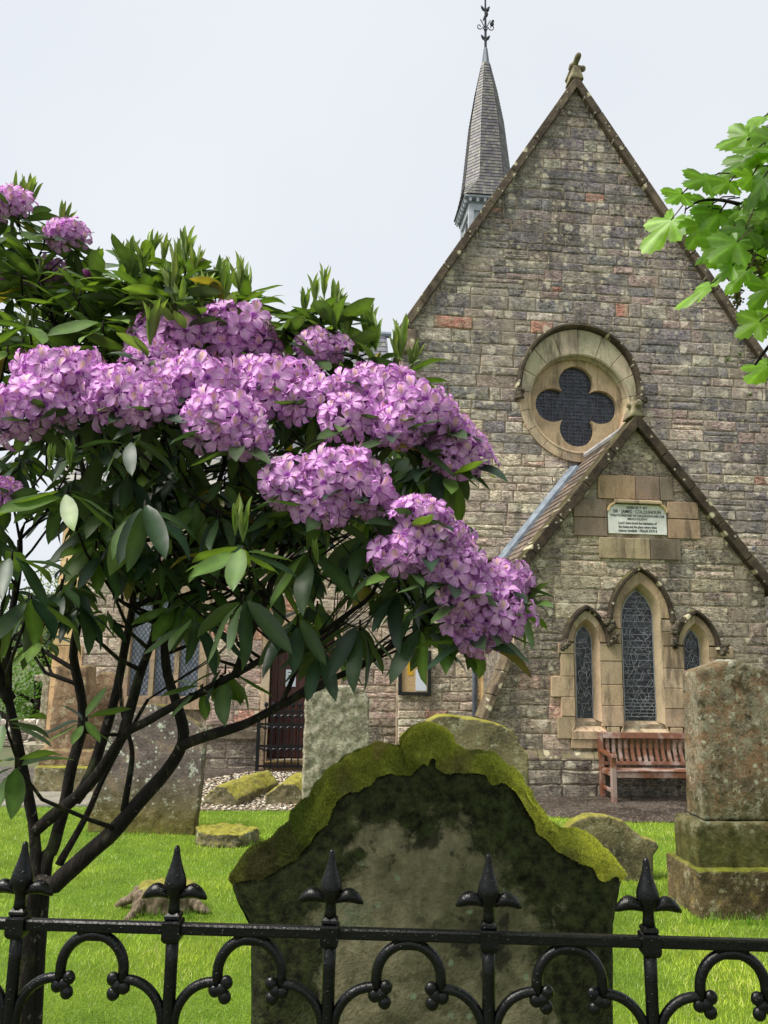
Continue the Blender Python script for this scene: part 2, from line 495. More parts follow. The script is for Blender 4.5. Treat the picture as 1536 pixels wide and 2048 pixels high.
    c = N.mix(N.math('MULTIPLY', N.ramp(N.noise(13, 6, 0.75), [(0.6, 0.0), (0.66, 0.6)]), N.ramp(n2, [(0.4, 0.2), (0.6, 1.0)])), c, srgb(140, 150, 122))
    # green-black tone creeps in from the edges (own attribute)
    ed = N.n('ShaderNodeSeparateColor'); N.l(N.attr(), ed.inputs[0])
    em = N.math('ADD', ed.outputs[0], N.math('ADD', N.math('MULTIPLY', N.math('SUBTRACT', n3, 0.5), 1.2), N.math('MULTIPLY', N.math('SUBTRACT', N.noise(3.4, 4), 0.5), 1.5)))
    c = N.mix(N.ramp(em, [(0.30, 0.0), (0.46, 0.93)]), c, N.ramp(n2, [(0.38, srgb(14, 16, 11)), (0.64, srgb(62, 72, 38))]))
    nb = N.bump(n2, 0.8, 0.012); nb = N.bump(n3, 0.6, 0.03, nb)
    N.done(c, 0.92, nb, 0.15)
    def stone(name, stops, lich=(), patches=(), moss_z=None, moss_up=0.0, moss=((0.12, 0.13, 0.02), (0.32, 0.30, 0.05)), sc=3.0, bump=0.9):
        N = NT(name)
        n1 = N.noise(sc, 6, 0.7); n2 = N.noise(46, 5, 0.75); n3 = N.noise(10, 5, 0.7)
        c = N.ramp(n1, stops)
        c = N.mix(1.0, c, N.ramp(n2, [(0.3, 0.6), (0.7, 1.35)]), 'MULTIPLY')
        for scale, lo, hi, prob, colr in lich:
            c = N.mix(N.math('MULTIPLY', spots(N, scale, lo, hi, prob), 0.85), c, colr)
        for scale, lo, hi, k, colr in patches:
            pm_ = N.math('MULTIPLY', N.ramp(N.noise(scale, 6, 0.75), [(lo, 0.0), (hi, k)]), N.ramp(N.noise(scale * 6, 4, 0.7), [(0.35, 0.2), (0.55, 1.0)]))
            c = N.mix(pm_, c, colr)
        mc = N.ramp(n3, [(0.3, moss[0]), (0.65, moss[1])])
        if moss_z:
            z = N.math('ADD', N.sepz(), N.math('MULTIPLY', N.math('SUBTRACT', n3, 0.5), 0.8))
            c = N.mix(N.ramp(z, [(moss_z[0], 0.9), (moss_z[1], 0.0)]), c, mc)
        if moss_up:
            c = N.mix(N.math('MULTIPLY', N.upness(0.25, 0.7), N.ramp(n1, [(0.3, moss_up), (0.75, moss_up * 0.45)])), c, mc)
        nb = N.bump(n2, bump, 0.02); nb = N.bump(n3, 0.6, 0.03, nb)
        N.done(c, 0.92, nb, 0.15)
    wl = srgb(205, 208, 196)
    stone('lichen_monument', [(0.3, srgb(74, 64, 52)), (0.44, srgb(112, 98, 80)), (0.53, srgb(138, 110, 84)), (0.62, srgb(122, 110, 92)), (0.76, srgb(92, 84, 70))],
          [(3.4, 0.08, 0.13, 0.2, wl), (12, 0.14, 0.26, 0.12, srgb(190, 188, 166))],
          [(5.0, 0.46, 0.56, 0.95, srgb(146, 142, 122)), (3.2, 0.53, 0.6, 0.9, srgb(66, 58, 40)), (7, 0.56, 0.62, 0.9, srgb(182, 178, 156)), (16, 0.55, 0.62, 0.8, srgb(48, 40, 30))], (0.5, 1.0), 0.4, ((0.03, 0.035, 0.01), (0.12, 0.12, 0.03)), 4.0)
    stone('monument_base', [(0.3, srgb(40, 34, 26)), (0.5, srgb(88, 76, 54)), (0.7, srgb(134, 118, 84))],
          [], [(9, 0.54, 0.6, 0.9, srgb(160, 154, 126)), (4, 0.5, 0.6, 0.8, srgb(44, 46, 22)), (6, 0.58, 0.64, 0.8, srgb(150, 128, 60))], None, 0.95, ((0.05, 0.06, 0.008), (0.22, 0.25, 0.02)))
    stone('grey_rough', [(0.32, srgb(96, 90, 78)), (0.5, srgb(166, 160, 140)), (0.68, srgb(206, 202, 182))],
          [], [(16, 0.5, 0.58, 0.8, srgb(96, 88, 72)), (7, 0.55, 0.62, 0.6, srgb(140, 142, 112))], None, 0.0, sc=9.0, bump=1.0)
    stone('purple_slab', [(0.32, srgb(88, 78, 76)), (0.5, srgb(118, 106, 104)), (0.7, srgb(146, 132, 124))],
          [(22, 0.2, 0.32, 0.12, wl)], [(3.0, 0.52, 0.6, 0.7, srgb(150, 128, 100)), (9, 0.57, 0.61, 1.0, wl)], (0.1, 0.62), 0.9, ((0.06, 0.05, 0.015), (0.22, 0.19, 0.04)))
    stone('brown_monument', [(0.32, srgb(100, 78, 66)), (0.5, srgb(146, 118, 96)), (0.7, srgb(186, 160, 130))],
          [], [(9, 0.54, 0.6, 0.8, srgb(190, 180, 150)), (4, 0.53, 0.6, 0.7, srgb(80, 62, 52))], (0.2, 0.5), 0.7, ((0.06, 0.06, 0.015), (0.2, 0.18, 0.04)))
    stone('mossy_stone', [(0.32, srgb(74, 72, 58)), (0.5, srgb(120, 112, 84)), (0.68, srgb(156, 146, 110))],
          [], [(14, 0.55, 0.62, 0.8, srgb(180, 180, 154)), (8, 0.55, 0.62, 0.8, srgb(56, 56, 36))], None, 1.0, ((0.15, 0.15, 0.02), (0.40, 0.37, 0.05)))
    stone('ledger_stone', [(0.28, srgb(124, 120, 116)), (0.75, srgb(168, 162, 154))], [], [], None, 0.2)
    N = NT('moss')
    n1 = N.noise(9, 4, 0.7); n2 = N.noise(70, 4, 0.7)
    c = N.mix(1.0, N.attr(), N.ramp(n1, [(0.3, 0.55), (0.7, 1.35)]), 'MULTIPLY')
    c = N.mix(1.0, c, N.ramp(n2, [(0.3, 0.5), (0.7, 1.4)]), 'MULTIPLY')
    N.done(c, 0.95, N.bump(n2, 1.0, 0.02), 0.1)
    N = NT('moss_fibre'); c = N.attr(); N.done(c, 0.9, None, 0.1); N.translucent(c, 0.3)
    N = NT('stump_wood'); n1 = N.noise(6, 6, 0.7, N.mapped((6.0, 6.0, 1.5))); N.done(N.ramp(n1, [(0.3, srgb(66, 54, 42)), (0.55, srgb(128, 112, 92)), (0.75, srgb(176, 162, 140))]), 0.9, N.bump(n1, 1.0, 0.03))
    N = NT('bark'); n1 = N.noise(26, 6, 0.7, N.mapped((1.0, 1.0, 0.35)))
    c = N.ramp(n1, [(0.3, srgb(16, 14, 13)), (0.55, srgb(38, 33, 30)), (0.8, srgb(78, 70, 62))])
    c = N.mix(N.ramp(N.noise(9, 4), [(0.6, 0.0), (0.7, 0.5)]), c, srgb(84, 92, 56))
    c = N.mix(N.ramp(N.noise(38, 4, 0.7), [(0.62, 0.0), (0.67, 0.7)]), c, srgb(120, 118, 104))
    N.done(c, 0.85, N.bump(n1, 1.0, 0.02), 0.25)
    # leaves and petals
    N = NT('leaf')
    a = N.attr()
    g = N.n('ShaderNodeNewGeometry')
    n1 = N.noise(22, 3)
    f = N.mix(1.0, a, N.ramp(n1, [(0.3, 0.75), (0.7, 1.25)]), 'MULTIPLY')
    bk = N.mix(0.45, f, (0.16, 0.19, 0.08))
    c = N.mix(g.outputs['Backfacing'], f, bk)
    N.done(c, N.math('ADD', N.math('MULTIPLY', g.outputs['Backfacing'], 0.3), N.ramp(N.noise(9, 3), [(0.3, 0.36), (0.7, 0.55)])), None, 0.5)
    N.translucent(N.mix(1.0, f, (2.4, 2.4, 0.8), 'MULTIPLY'), 0.2)
    N = NT('sycamore_leaf')
    a = N.attr(); n1 = N.noise(30, 3)
    f = N.mix(1.0, a, N.ramp(n1, [(0.3, 0.8), (0.7, 1.2)]), 'MULTIPLY')
    N.done(f, 0.4, None, 0.4)
    N.translucent(N.mix(1.0, f, (2.6, 2.6, 0.9), 'MULTIPLY'), 0.5)
    N = NT('petal')
    a = N.attr(); N.done(a, 0.55, None, 0.25); N.translucent(a, 0.35)
    N = NT('far_leaf')
    a = N.attr(); N.done(a, 0.6, None, 0.3); N.translucent(N.mix(1.0, a, (1.6, 1.8, 0.8), 'MULTIPLY'), 0.35)
make_materials()
# ------------------------------------------------------------------ the ground
def sheet(name, pts, z, mat, kind='structure'):
    b = MB()
    b.add([(x, y, z) for x, y in pts], [tuple(range(len(pts)))])
    return b.build(name, mat, None, kind=kind)
sheet('ground', [(-900, -300), (900, -300), (900, 1500), (-900, 1500)], -0.006, 'meadow')
sheet('lawn', [(-11, 1.2), (9.5, 1.2), (9.5, 13.2), (-11, 13.2)], 0.0, 'lawn_soil')
def chpts(L): return [tuple(chw(u, v, 0)[:2]) for u, v in L]
PATH = chpts([(-10.5, 2.65), (-10.5, 0.75), (-3.4, 0.55), (-2.9, -1.2), (-0.9, -1.95), (6.5, -2.1), (6.5, 2.65)])
sheet('path', PATH, 0.006, 'wet_path')
sheet('road', [(-30, 16.2), (-9.6, 14.2), (-9.6, 22), (-30, 24)], 0.006, 'road')
GRAVEL = [tuple(ground(x, y)[:2]) for x, y in ((330, 1622), (640, 1622), (660, 1548), (500, 1545), (390, 1565))]
sheet('gravel_bed', GRAVEL, 0.004, 'gravel_bed')
# far hills beyond the churchyard
hb = MB()
nx = 80
for i in range(nx + 1):
    x = -520 + 1040 * i / nx
    h = 16 + 14 * noise.noise(Vector((x * 0.006, 3, 0))) + 5 * noise.noise(Vector((x * 0.03, 9, 0)))
    hb.v += [(x, 430 - abs(x) * 0.2, -1), (x, 460 - abs(x) * 0.2, h), (x, 560, -1)]
    hb.c += [(1, 1, 1)] * 3
    if i:
        a = 3 * (i - 1); c = 3 * i
        hb.f += [(a, c, c + 1, a + 1), (a + 1, c + 1, c + 2, a + 2)]
hb.build('hills', 'hill', None, True, kind='structure')

# ------------------------------------------------------------------ the church
church = thing('church', 'grey stone gabled church with round quatrefoil window, small porch and slated spire', 'church', CH_O, world_space=False)
church.rotation_euler = (0, 0, PSI)
AX = 0.14
BUSH = [(0, 420), (150, 480), (240, 540), (520, 600), (640, 620), (800, 700), (900, 850), (960, 900), (1000, 990), (950, 1050), (1060, 1180), (1080, 1240), (980, 1290), (880, 1310), (640, 1320), (450, 1370), (200, 1400), (0, 1440)]
NAVE_H, NAVE_APEX, NAVE_S, NAVE_V = 3.49, 13.62, 1.585, 2.3
NAVE_EAVE = NAVE_APEX - NAVE_S * NAVE_H
POR_APEX, POR_S = 5.72, 1.245
ROSE = (0.04, 6.74)

def clip(poly, a, b, c):      # keep a*x + b*y <= c
    out = []
    for i in range(len(poly)):
        p, q = poly[i], poly[(i + 1) % len(poly)]
        dp, dq = a * p[0] + b * p[1] - c, a * q[0] + b * q[1] - c
        if dp <= 0: out.append(p)
        if (dp < 0 < dq) or (dq < 0 < dp):
            t = dp / (dp - dq)
            out.append((p[0] + (q[0] - p[0]) * t, p[1] + (q[1] - p[1]) * t))
    return out
def area(P): return abs(sum(P[i][0] * P[(i + 1) % len(P)][1] - P[(i + 1) % len(P)][0] * P[i][1] for i in range(len(P)))) / 2
def stone_geo(P, v0, proud, back=0.06, inset=0.02):
    # rock-faced block: edge ring, inner ring pushed out unevenly, crown
    cx = sum(p[0] for p in P) / len(P); cz = sum(p[1] for p in P) / len(P)
    Q = []
    for i in range(len(P)):
        p, q = P[i], P[(i + 1) % len(P)]
        d = math.dist(p, q)
        k = max(1, min(4, int(round(d / 0.16))))
        for j in range(k):
            t = j / k
            Q.append((p[0] + (q[0] - p[0]) * t + U(-.009, .009), p[1] + (q[1] - p[1]) * t + U(-.009, .009)))
    n = len(Q)
    vs = [(a, v0 + back, b) for a, b in Q] + [(a, v0, b) for a, b in Q]
    for a, b in Q:
        da, db = cx - a, cz - b
        l = math.hypot(da, db) or 1
        s = min(inset * U(.6, 1.6), l * .5)
        sx = min(abs(da), s) * (1 if da > 0 else -1); sz = min(abs(db), s) * (1 if db > 0 else -1)
        vs.append((a + sx, v0 - proud * U(.45, 1.2), b + sz))
    vs.append((cx, v0 - proud * U(.7, 1.5), cz))
    fs = []
    for r in (0, n):
        for i in range(n):
            j = (i + 1) % n
            fs.append((r + i, r + j, r + n + j, r + n + i))
    for i in range(n): fs.append((2 * n + i, 2 * n + (i + 1) % n, 3 * n))
    return vs, fs
STONES = []       # (wall part, polygon, v, proud, colour, score)
def lay(wall, v, z0, z1, L, R, planes, excl, hcol, hmin=.14, hmax=.29, lmin=.2, lmax=.85, cuts=(), proud=(.005, .02)):
    zs = [z0]; cuts = sorted(list(cuts) + [z1])
    for c in cuts:
        while zs[-1] < c - hmin * 1.5: zs.append(zs[-1] + U(hmin, hmax))
        if c - zs[-1] < hmin * .6 and len(zs) > 1: zs[-1] = c
        else: zs.append(c)
    for za, zb in zip(zs, zs[1:]):
        l, r = L(za, zb), R(za, zb)
        iv = [(l, r)]
        for e in excl:
            x = e(za, zb)
            if not x: continue
            nv = []
            for a, b in iv:
                if x[1] <= a or x[0] >= b: nv.append((a, b))
                else:
                    if x[0] - a > .03: nv.append((a, x[0]))
                    if b - x[1] > .03: nv.append((x[1], b))
            iv = nv
        for a, b in iv:
            u = a
            while u < b - .02:
                w = U(lmin, lmax)
                if b - (u + w) < lmin * .7: w = b - u
                g = U(.004, .012)
                rows = [(za, zb)]
                if zb - za > .2 and random.random() < .2:
                    m = za + (zb - za) * U(.4, .6); rows = [(za, m), (m, zb)]
                for ra, rb in rows:
                    P = [(u + g, ra + g * .8), (u + w - g, ra + g * .8), (u + w - g, rb - g * .8), (u + g, rb - g * .8)]
                    for (pa, pb, pc) in (planes(za) if callable(planes) else planes): P = clip(P, pa, pb, pc) if len(P) > 2 else P
                    if len(P) < 3 or area(P) < .004: continue
                    cu = sum(p[0] for p in P) / len(P); cz = sum(p[1] for p in P) / len(P)
                    pr = proj(chw(cu, v, cz))
                    sc = 0
                    if pr and 0 < pr[0] < 1536 and 0 < pr[1] < 2048:
                        sc = area(P) / pr[2] ** 2 * (0.15 if inpoly(pr[0], pr[1], BUSH) else 1)
                    STONES.append((wall, P, v, U(*proud), hcol(cu, cz), sc))
                u += w
WK = 1.5
def jitc(c, j=.12):
    k = 1 + U(-j, j)
    l = srgb(*c)
    return tuple(min(.85, x * WK * k * (1 + U(-.04, .04))) for x in l)
def mixc(a, b, t): return tuple(x + (y - x) * t for x, y in zip(a, b))
def pick(L):
    r = random.random() * sum(w for w, _ in L)
    for w, c in L:
        r -= w
        if r <= 0: return c
    return L[-1][1]
def sstep(a, b, x):
    t = max(0, min(1, (x - a) / (b - a))); return t * t * (3 - 2 * t)
def nave_col(u, z):
    c = pick([(36, (101, 97, 99)), (28, (112, 105, 102)), (12, (130, 113, 109)), (16, (132, 126, 116)), (6, (148, 141, 130)), (1.6, (150, 106, 92))])
    pale = sstep(7.4, 5.2, z) * sstep(2.2, -1.2, u) * .8 + sstep(7.2, 5.0, z) * .25
    if random.random() < pale * .95: c = pick([(5, (166, 153, 135)), (3, (152, 138, 126)), (3, (176, 166, 148)), (.6, (154, 118, 104)), (1, (128, 120, 111))])
    if (NAVE_APEX - NAVE_S * abs(u - AX)) - z < .75: c = mixc(c, (86, 82, 78), U(.2, .8))
    return jitc(c, .16)
def porch_col(u, z):
    d = abs(u - AX)
    edge = (POR_APEX - POR_S * d) - z
    c = pick([(3, (138, 127, 113)), (3, (122, 113, 102)), (2, (104, 97, 90)), (1, (140, 121, 110)), (1, (132, 125, 112))])
    if d > 1.25 and z > 1.6: c = mixc(c, (88, 80, 74), .6)
    if edge < .9: c = mixc(c, (92, 84, 74), U(.2, .8))
    if u < -1.0 and u > -1.65 and .6 < z < 1.8: c = mixc(c, (186, 142, 124), max(0, 1 - abs(u + 1.3 + (z - 1) * -.08) / .4) * U(.4, .9))
    if d < 1.2 and 2.5 < z < 3.9: c = mixc(c, (164, 150, 127), U(.1, .7))
    if z < .55: c = mixc(c, (76, 72, 66), .75)
    if u < -1.6 and z < 1.9: c = mixc(c, (104, 92, 82), .5)
    return jitc(c, .14)
def wing_col(u, z):
    c = pick([(4, (164, 146, 134)), (3, (148, 128, 118)), (2, (178, 162, 146)), (2, (134, 121, 112)), (.8, (160, 118, 104))])
    if z < .8: c = mixc(c, (88, 80, 72), .75)
    return jitc(c, .14)
def circ(za, zb, c, r):
    dz = 0 if za < c[1] < zb else min(abs(za - c[1]), abs(zb - c[1]))
    if dz >= r: return None
    h = math.sqrt(r * r - dz * dz)
    return c[0] - h, c[0] + h
def rect(u0, u1, z0, z1):
    return lambda za, zb: (u0, u1) if zb > z0 + .01 and za < z1 - .01 else None

# --- openings of the porch front
LAN = [  # centre, half width, bottom, spring, apex, surround half, hood half, hood apex
    dict(c=0.10, h=.245, z0=1.05, sp=2.60, ap=3.03, oh=.45, oap=3.31, name='centre'),
    dict(c=-.765, h=.127, z0=1.08, sp=2.22, ap=2.47, oh=.30, oap=2.69, name='left'),
    dict(c=.96, h=.125, z0=1.06, sp=2.20, ap=2.44, oh=.30, oap=2.66, name='right')]
def pointed(c, half, sp, apex, n=10):
    rise = apex - sp
    k = (rise * rise - half * half) / (2 * half)
    Rr = half + k
    a1 = math.atan2(rise, -k) if k >= 0 else math.atan2(rise, -k)
    L = []
    for i in range(n + 1):
        a = math.pi + (a1 - math.pi) * i / n
        L.append((c + k + Rr * math.cos(a), sp + Rr * math.sin(a)))
    Rt = [(2 * c - x, z) for x, z in reversed(L[:-1])]
    return L + Rt
def lancet_outline(w, g=0.0, n=10):
    return [(w['c'] - w['h'] - g, w['z0'] - g * .5)] + pointed(w['c'], w['h'] + g, w['sp'], w['ap'] + g * 1.2, n) + [(w['c'] + w['h'] + g, w['z0'] - g * .5)]
SPL = .075
WINGW = [(-8.03, -7.68), (-7.60, -7.26), (-7.18, -6.84)]

# --- nave gable
NAVE_HR = 4.5
def nave_rake(off): return [(NAVE_S, 1, NAVE_APEX + NAVE_S * AX - off), (-NAVE_S, 1, NAVE_APEX - NAVE_S * AX - off)]
b = MB(jitc((120, 110, 100), 0))
circle = lambda c, r, n=48: [(c[0] + r * math.cos(2 * math.pi * i / n), c[1] + r * math.sin(2 * math.pi * i / n)) for i in range(n)]
b.prism([(AX - NAVE_H, -.2), (AX + NAVE_HR, -.2), (AX + NAVE_HR, NAVE_APEX - NAVE_S * NAVE_HR), (AX, NAVE_APEX), (AX - NAVE_H, NAVE_EAVE)], NAVE_V + .006, NAVE_V + .55, holes=[circle(ROSE, .99)])
gable_wall = b.build('gable_wall', 'mortar', church)
b = MB(jitc((120, 110, 100), 0))
for s, hh in ((-1, NAVE_H), (1, NAVE_HR)): b.box(*sorted((AX + s * (hh - .02), AX + s * (hh - .5))), NAVE_V + .56, 16, -.2, NAVE_APEX - NAVE_S * hh)
b.box(AX - 1.6, AX + 1.6, NAVE_V + .60, NAVE_V + .66, 5.0, 8.6)
b.build('nave_body', 'mortar', church)
def porch_hidden(za, zb):
    h = (POR_APEX - .45 - zb) / POR_S
    return (AX - min(h, 1.75), AX + min(h, 1.75)) if h > 0 else None
lay(gable_wall, NAVE_V, -.1, NAVE_APEX, lambda a, b: AX - NAVE_H, lambda a, b: AX + NAVE_HR, nave_rake(.12),
    [lambda a, b: circ(a, b, ROSE, 1.0), porch_hidden], nave_col)
# --- porch front
PL, PR = -1.87, 2.15
pp = [(-2.32, -.2), (2.60, -.2), (2.60, 1.08), (PR, 2.08), (PR, POR_APEX - POR_S * (PR - AX)), (AX, POR_APEX), (PL, POR_APEX - POR_S * (AX - PL)), (PL, 2.08), (-2.32, 1.08)]
b = MB(jitc((120, 110, 100), 0))
b.prism(pp, .006, .45, holes=[lancet_outline(w, SPL) for w in LAN])
porch_wall = b.build('porch_wall', 'mortar', church)
b = MB(jitc((96, 88, 82), 0))
b.box(PL + .01, PL + .4, .46, 2.29, -.2, 3.2)
b.build('porch_side_wall', 'wall_stone', church)
MB(jitc((96, 88, 82), 0)).box(PR - .4, PR - .01, .46, 2.29, -.2, 3.2).build('porch_side_wall', 'wall_stone', church)
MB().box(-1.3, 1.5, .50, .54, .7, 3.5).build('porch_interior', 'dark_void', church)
lan_ex = []
for w in LAN:
    def ex(za, zb, w=w):
        if zb < w['z0'] or za > w['ap']: return None
        g = SPL
        if za < w['sp']: return (w['c'] - w['h'] - g - .06, w['c'] + w['h'] + g + .06)
        t = (za - w['sp']) / (w['ap'] + .08 - w['sp'])
        hh = (w['h'] + g) * math.sqrt(max(0, 1 - t * t)) if t < 1 else 0
        return (w['c'] - hh - .02, w['c'] + hh + .02) if hh > .02 else None
    lan_ex.append(ex)
def porL(za, zb): return PL if za >= 2.07 else -2.32
def porR(za, zb): return PR if za >= 2.07 else 2.60
slL = (-1.0, (PL + 2.32) / 1.0, (PL + 2.32) * 1.08 + 2.32)
slR = (1.0, (2.60 - PR) / 1.0, 2.60 + (2.60 - PR) * 1.08)
prk = [(POR_S, 1, POR_APEX + POR_S * AX - .1), (-POR_S, 1, POR_APEX - POR_S * AX - .1)]
lay(porch_wall, 0, .62, POR_APEX, porL, porR, lambda za: prk if za >= 2.07 else [slR, (-1.0, PL + 2.32, (2.32 + (PL + 2.32) * 1.08))], lan_ex + [rect(-.42, .64, 3.86, 4.42)], porch_col, .19, .27, .34, .78, cuts=(1.08, 2.08), proud=(.004, .014))
lay(porch_wall, -.09, -.1, .50, lambda a, b: -2.40, lambda a, b: 2.68, [], [], porch_col, .2, .28, .4, .8)
b = MB(jitc((86, 80, 72), 0)); b.box(-2.39, 2.67, -.075, .012, -.2, .5); b.build('plinth', 'mortar', church)
for i in range(6):
    u0 = -2.40 + i * .846
    b = MB((.75, .72, .7)); b.prism([(-.10, .505), (-.10, .53), (-.005, .635), (.012, .635), (.012, .505)], u0 + .006, u0 + .84, fn=lambda a, d, z: (d, a, z))
    b.build('plinth_course', 'coping_stone', church)
# --- wing on the left
WV = 2.62
WE = 4.75
b = MB(jitc((120, 110, 100), 0))
door = (-5.62, -4.45, .14, 2.35)
holes = [[(a, 1.2), (c, 1.2), (c, 2.9), (a, 2.9)] for a, c in WINGW] + [[(door[0], door[2]), (door[1], door[2]), (door[1], door[3]), (door[0], door[3])]]
b.prism([(-9.3, -.2), (AX - NAVE_H + .3, -.2), (AX - NAVE_H + .3, WE), (-9.3, WE)], WV + .006, WV + .5, holes=holes)
wing_wall = b.build('wing_wall', 'mortar', church)
lay(wing_wall, WV, -.1, WE, lambda a, b: -9.3, lambda a, b: AX - NAVE_H + .02, [],
    [rect(-8.2, -6.67, .95, 3.1), rect(door[0] - .12, door[1] + .12, -.2, 2.55), rect(-9.3, -8.95, -.2, WE)], wing_col, .2, .3, .3, .75)
MB((.3, .3, .3)).box(-9.25, -3.2, WV + .52, WV + 6.5, -.2, WE - .02).build('wing_body', 'wall_stone', church)
# corner stones of the wing
z = -.1; i = 0
while z < WE - .2:
    h = U(.3, .42); l = .5 if i % 2 else .34
    MB(jitc((196, 164, 124), .1)).box(-9.33, -9.33 + l, WV - .03, WV + .45, z + .006, min(WE, z + h) - .006).build('quoin', 'sandstone', church)
    z += h; i += 1
for s in (-1, 1):
    pass
# --- put the stones in: the 300 that show largest one by one, the rest joined
STONES.sort(key=lambda s: -s[5])
rest = {}
for i, (wall, P, v, pr, c, sc) in enumerate(STONES):
    vs, fs = stone_geo(P, v, pr)
    if i < 300:
        MB(c).add(vs, fs).build('stone', 'wall_stone', wall)
    else:
        rest.setdefault(wall.name, (wall, MB()))[1].add(vs, fs, c)
for wall, b in rest.values():
    b.build('stonework', 'wall_stone', wall, kind='stuff')

# --- copings, roofs
def rake_slab(side, ax, apex, slope, d0, d1, v0, v1, th, over, lift=0.0):
    # one slab of a gable coping between distances d0, d1 (measured along the slope from the apex)
    ca = 1 / math.hypot(1, slope); sa = slope * ca
    def P(d, n): return (ax + side * (d * ca + n * sa), apex - d * sa + n * ca)
    q = [P(d0, -th), P(d1, -th), P(d1, over), P(d0, over)]
    return q
def coping(ax, apex, slope, length, v0, v1, th, over, n, parent, col, lr=None):
    for side in (-1, 1):
        if side > 0 and lr: length, n = lr
        for i in range(n):
            d0 = length * i / n + (0.0 if i else 0.0); d1 = length * (i + 1) / n - .008
            q = rake_slab(side, ax, apex, slope, d0, d1, v0, v1, th, over)
            if i == 0: q[0] = (ax, q[0][1] - (q[0][0] - ax) * side * -slope if False else apex - th * math.hypot(1, slope)); q[3] = (ax, apex + over * math.hypot(1, slope))
            k = U(.9, 1.1)
            b = MB(tuple(c * k for c in col))
            if side < 0: q = q[::-1]
            b.prism(q, v0 + U(-.003, .003), v1)
            o = b.build('coping_slab', 'coping_stone', parent)
            mod_bevel(o, .012, 2)
nl = NAVE_H * math.hypot(1, NAVE_S)
coping(AX, NAVE_APEX, NAVE_S, nl + .25, NAVE_V - .13, NAVE_V + .40, .10, .055, 8, church, (.36, .335, .315), lr=(NAVE_HR * math.hypot(1, NAVE_S) + .25, 10))
plg = (AX - PL + .16) * math.hypot(1, POR_S)
coping(AX, POR_APEX, POR_S, plg, -.13, .34, .075, .075, 5, church, (.21, .19, .175))
# kneelers
for s in (-1, 1):
    u = AX + s * ((NAVE_H if s < 0 else NAVE_HR) - .06); ke = NAVE_APEX - NAVE_S * (NAVE_H if s < 0 else NAVE_HR)
    b = MB((.75, .7, .66)); b.prism([(-.16, -.34), (.16, -.34), (.2, -.05), (.18, .12), (-.18, .12), (-.2, -.05)], NAVE_V - .15, NAVE_V + .4, fn=lambda a, d, z: (u + a, d, ke + z - .2))
    mod_bevel(b.build('kneeler', 'coping_stone', church), .05, 3)
    u = AX + s * 2.03
    b = MB((.5, .46, .42)); b.box(u - .14, u + .14, .9, 2.28, 3.0, 3.52); mod_bevel(b.build('kneeler', 'coping_stone', church), .02)
    b = MB((.34, .32, .3)); b.box(u - .18, u + .18, .86, 2.285, 3.525, 3.575); mod_bevel(b.build('kneeler_cap', 'coping_stone', church), .012)
    # raking weathering of the corner buttress
    p0 = (PL, 2.10) if s < 0 else (PR, 2.10); p1 = (-2.34, 1.05) if s < 0 else (2.62, 1.05)
    d = Vector((p1[0] - p0[0], 0, p1[1] - p0[1])); L = d.length; d.normalize(); nrm = Vector((d.z * -s, 0, d.x * s)) * -1
    if nrm.x * s < 0: nrm = -nrm
    for k in range(3):
        m = Vector((p0[0], .12, p0[1])) + d * (L * (k + .5) / 3) + nrm * .03
        b = MB((.46, .42, .38)); b.obox(m, d * (L / 6 - .004), Vector((0, .26, 0)), nrm * .045)
        mod_bevel(b.build('buttress_coping', 'coping_stone', church), .012)
# gable cross at the top of the nave
b = MB((.6, .58, .5))
b.prism([(-.15, -.1), (.15, -.1), (.06, .2), (-.06, .2)], NAVE_V - .14, NAVE_V + .2, fn=lambda a, d, z: (AX + a, d, NAVE_APEX + .1 + z))
b.tube([(AX, NAVE_V - .24, NAVE_APEX + .43), (AX, NAVE_V + .45, NAVE_APEX + .37)], [.065, .065], 10)
b.ball((AX, NAVE_V - .24, NAVE_APEX + .43), .065, 10, 6).tube([(AX, NAVE_V + .05, NAVE_APEX + .2), (AX, NAVE_V + .05, NAVE_APEX + .5)], [.065, .055], 8)
b.tube([(AX - .1, NAVE_V + .05, NAVE_APEX + .40), (AX + .19, NAVE_V + .05, NAVE_APEX + .38)], [.07, .06], 8).ball((AX + .19, NAVE_V + .05, NAVE_APEX + .38), .07, 8, 6)
weather(b.build('gable_cross', 'coping_plain', church), .02, .01, .1, 1)
b = MB((.5, .46, .4))
b.prism([(-.13, -.05), (.13, -.05), (.05, .16), (-.05, .16)], -.14, .2, fn=lambda a, d, z: (AX + a, d, POR_APEX + .1 + z))
b.tube([(AX, -.2, POR_APEX + .26), (AX, .2, POR_APEX + .24)], [.06, .06], 8).tube([(AX, 0, POR_APEX + .2), (AX, 0, POR_APEX + .42)], [.06, .04], 8).tube([(AX - .12, 0, POR_APEX + .27), (AX + .12, 0, POR_APEX + .27)], .05, 8)
weather(b.build('gable_cross', 'coping_plain', church), .016, .01, .1, 1)

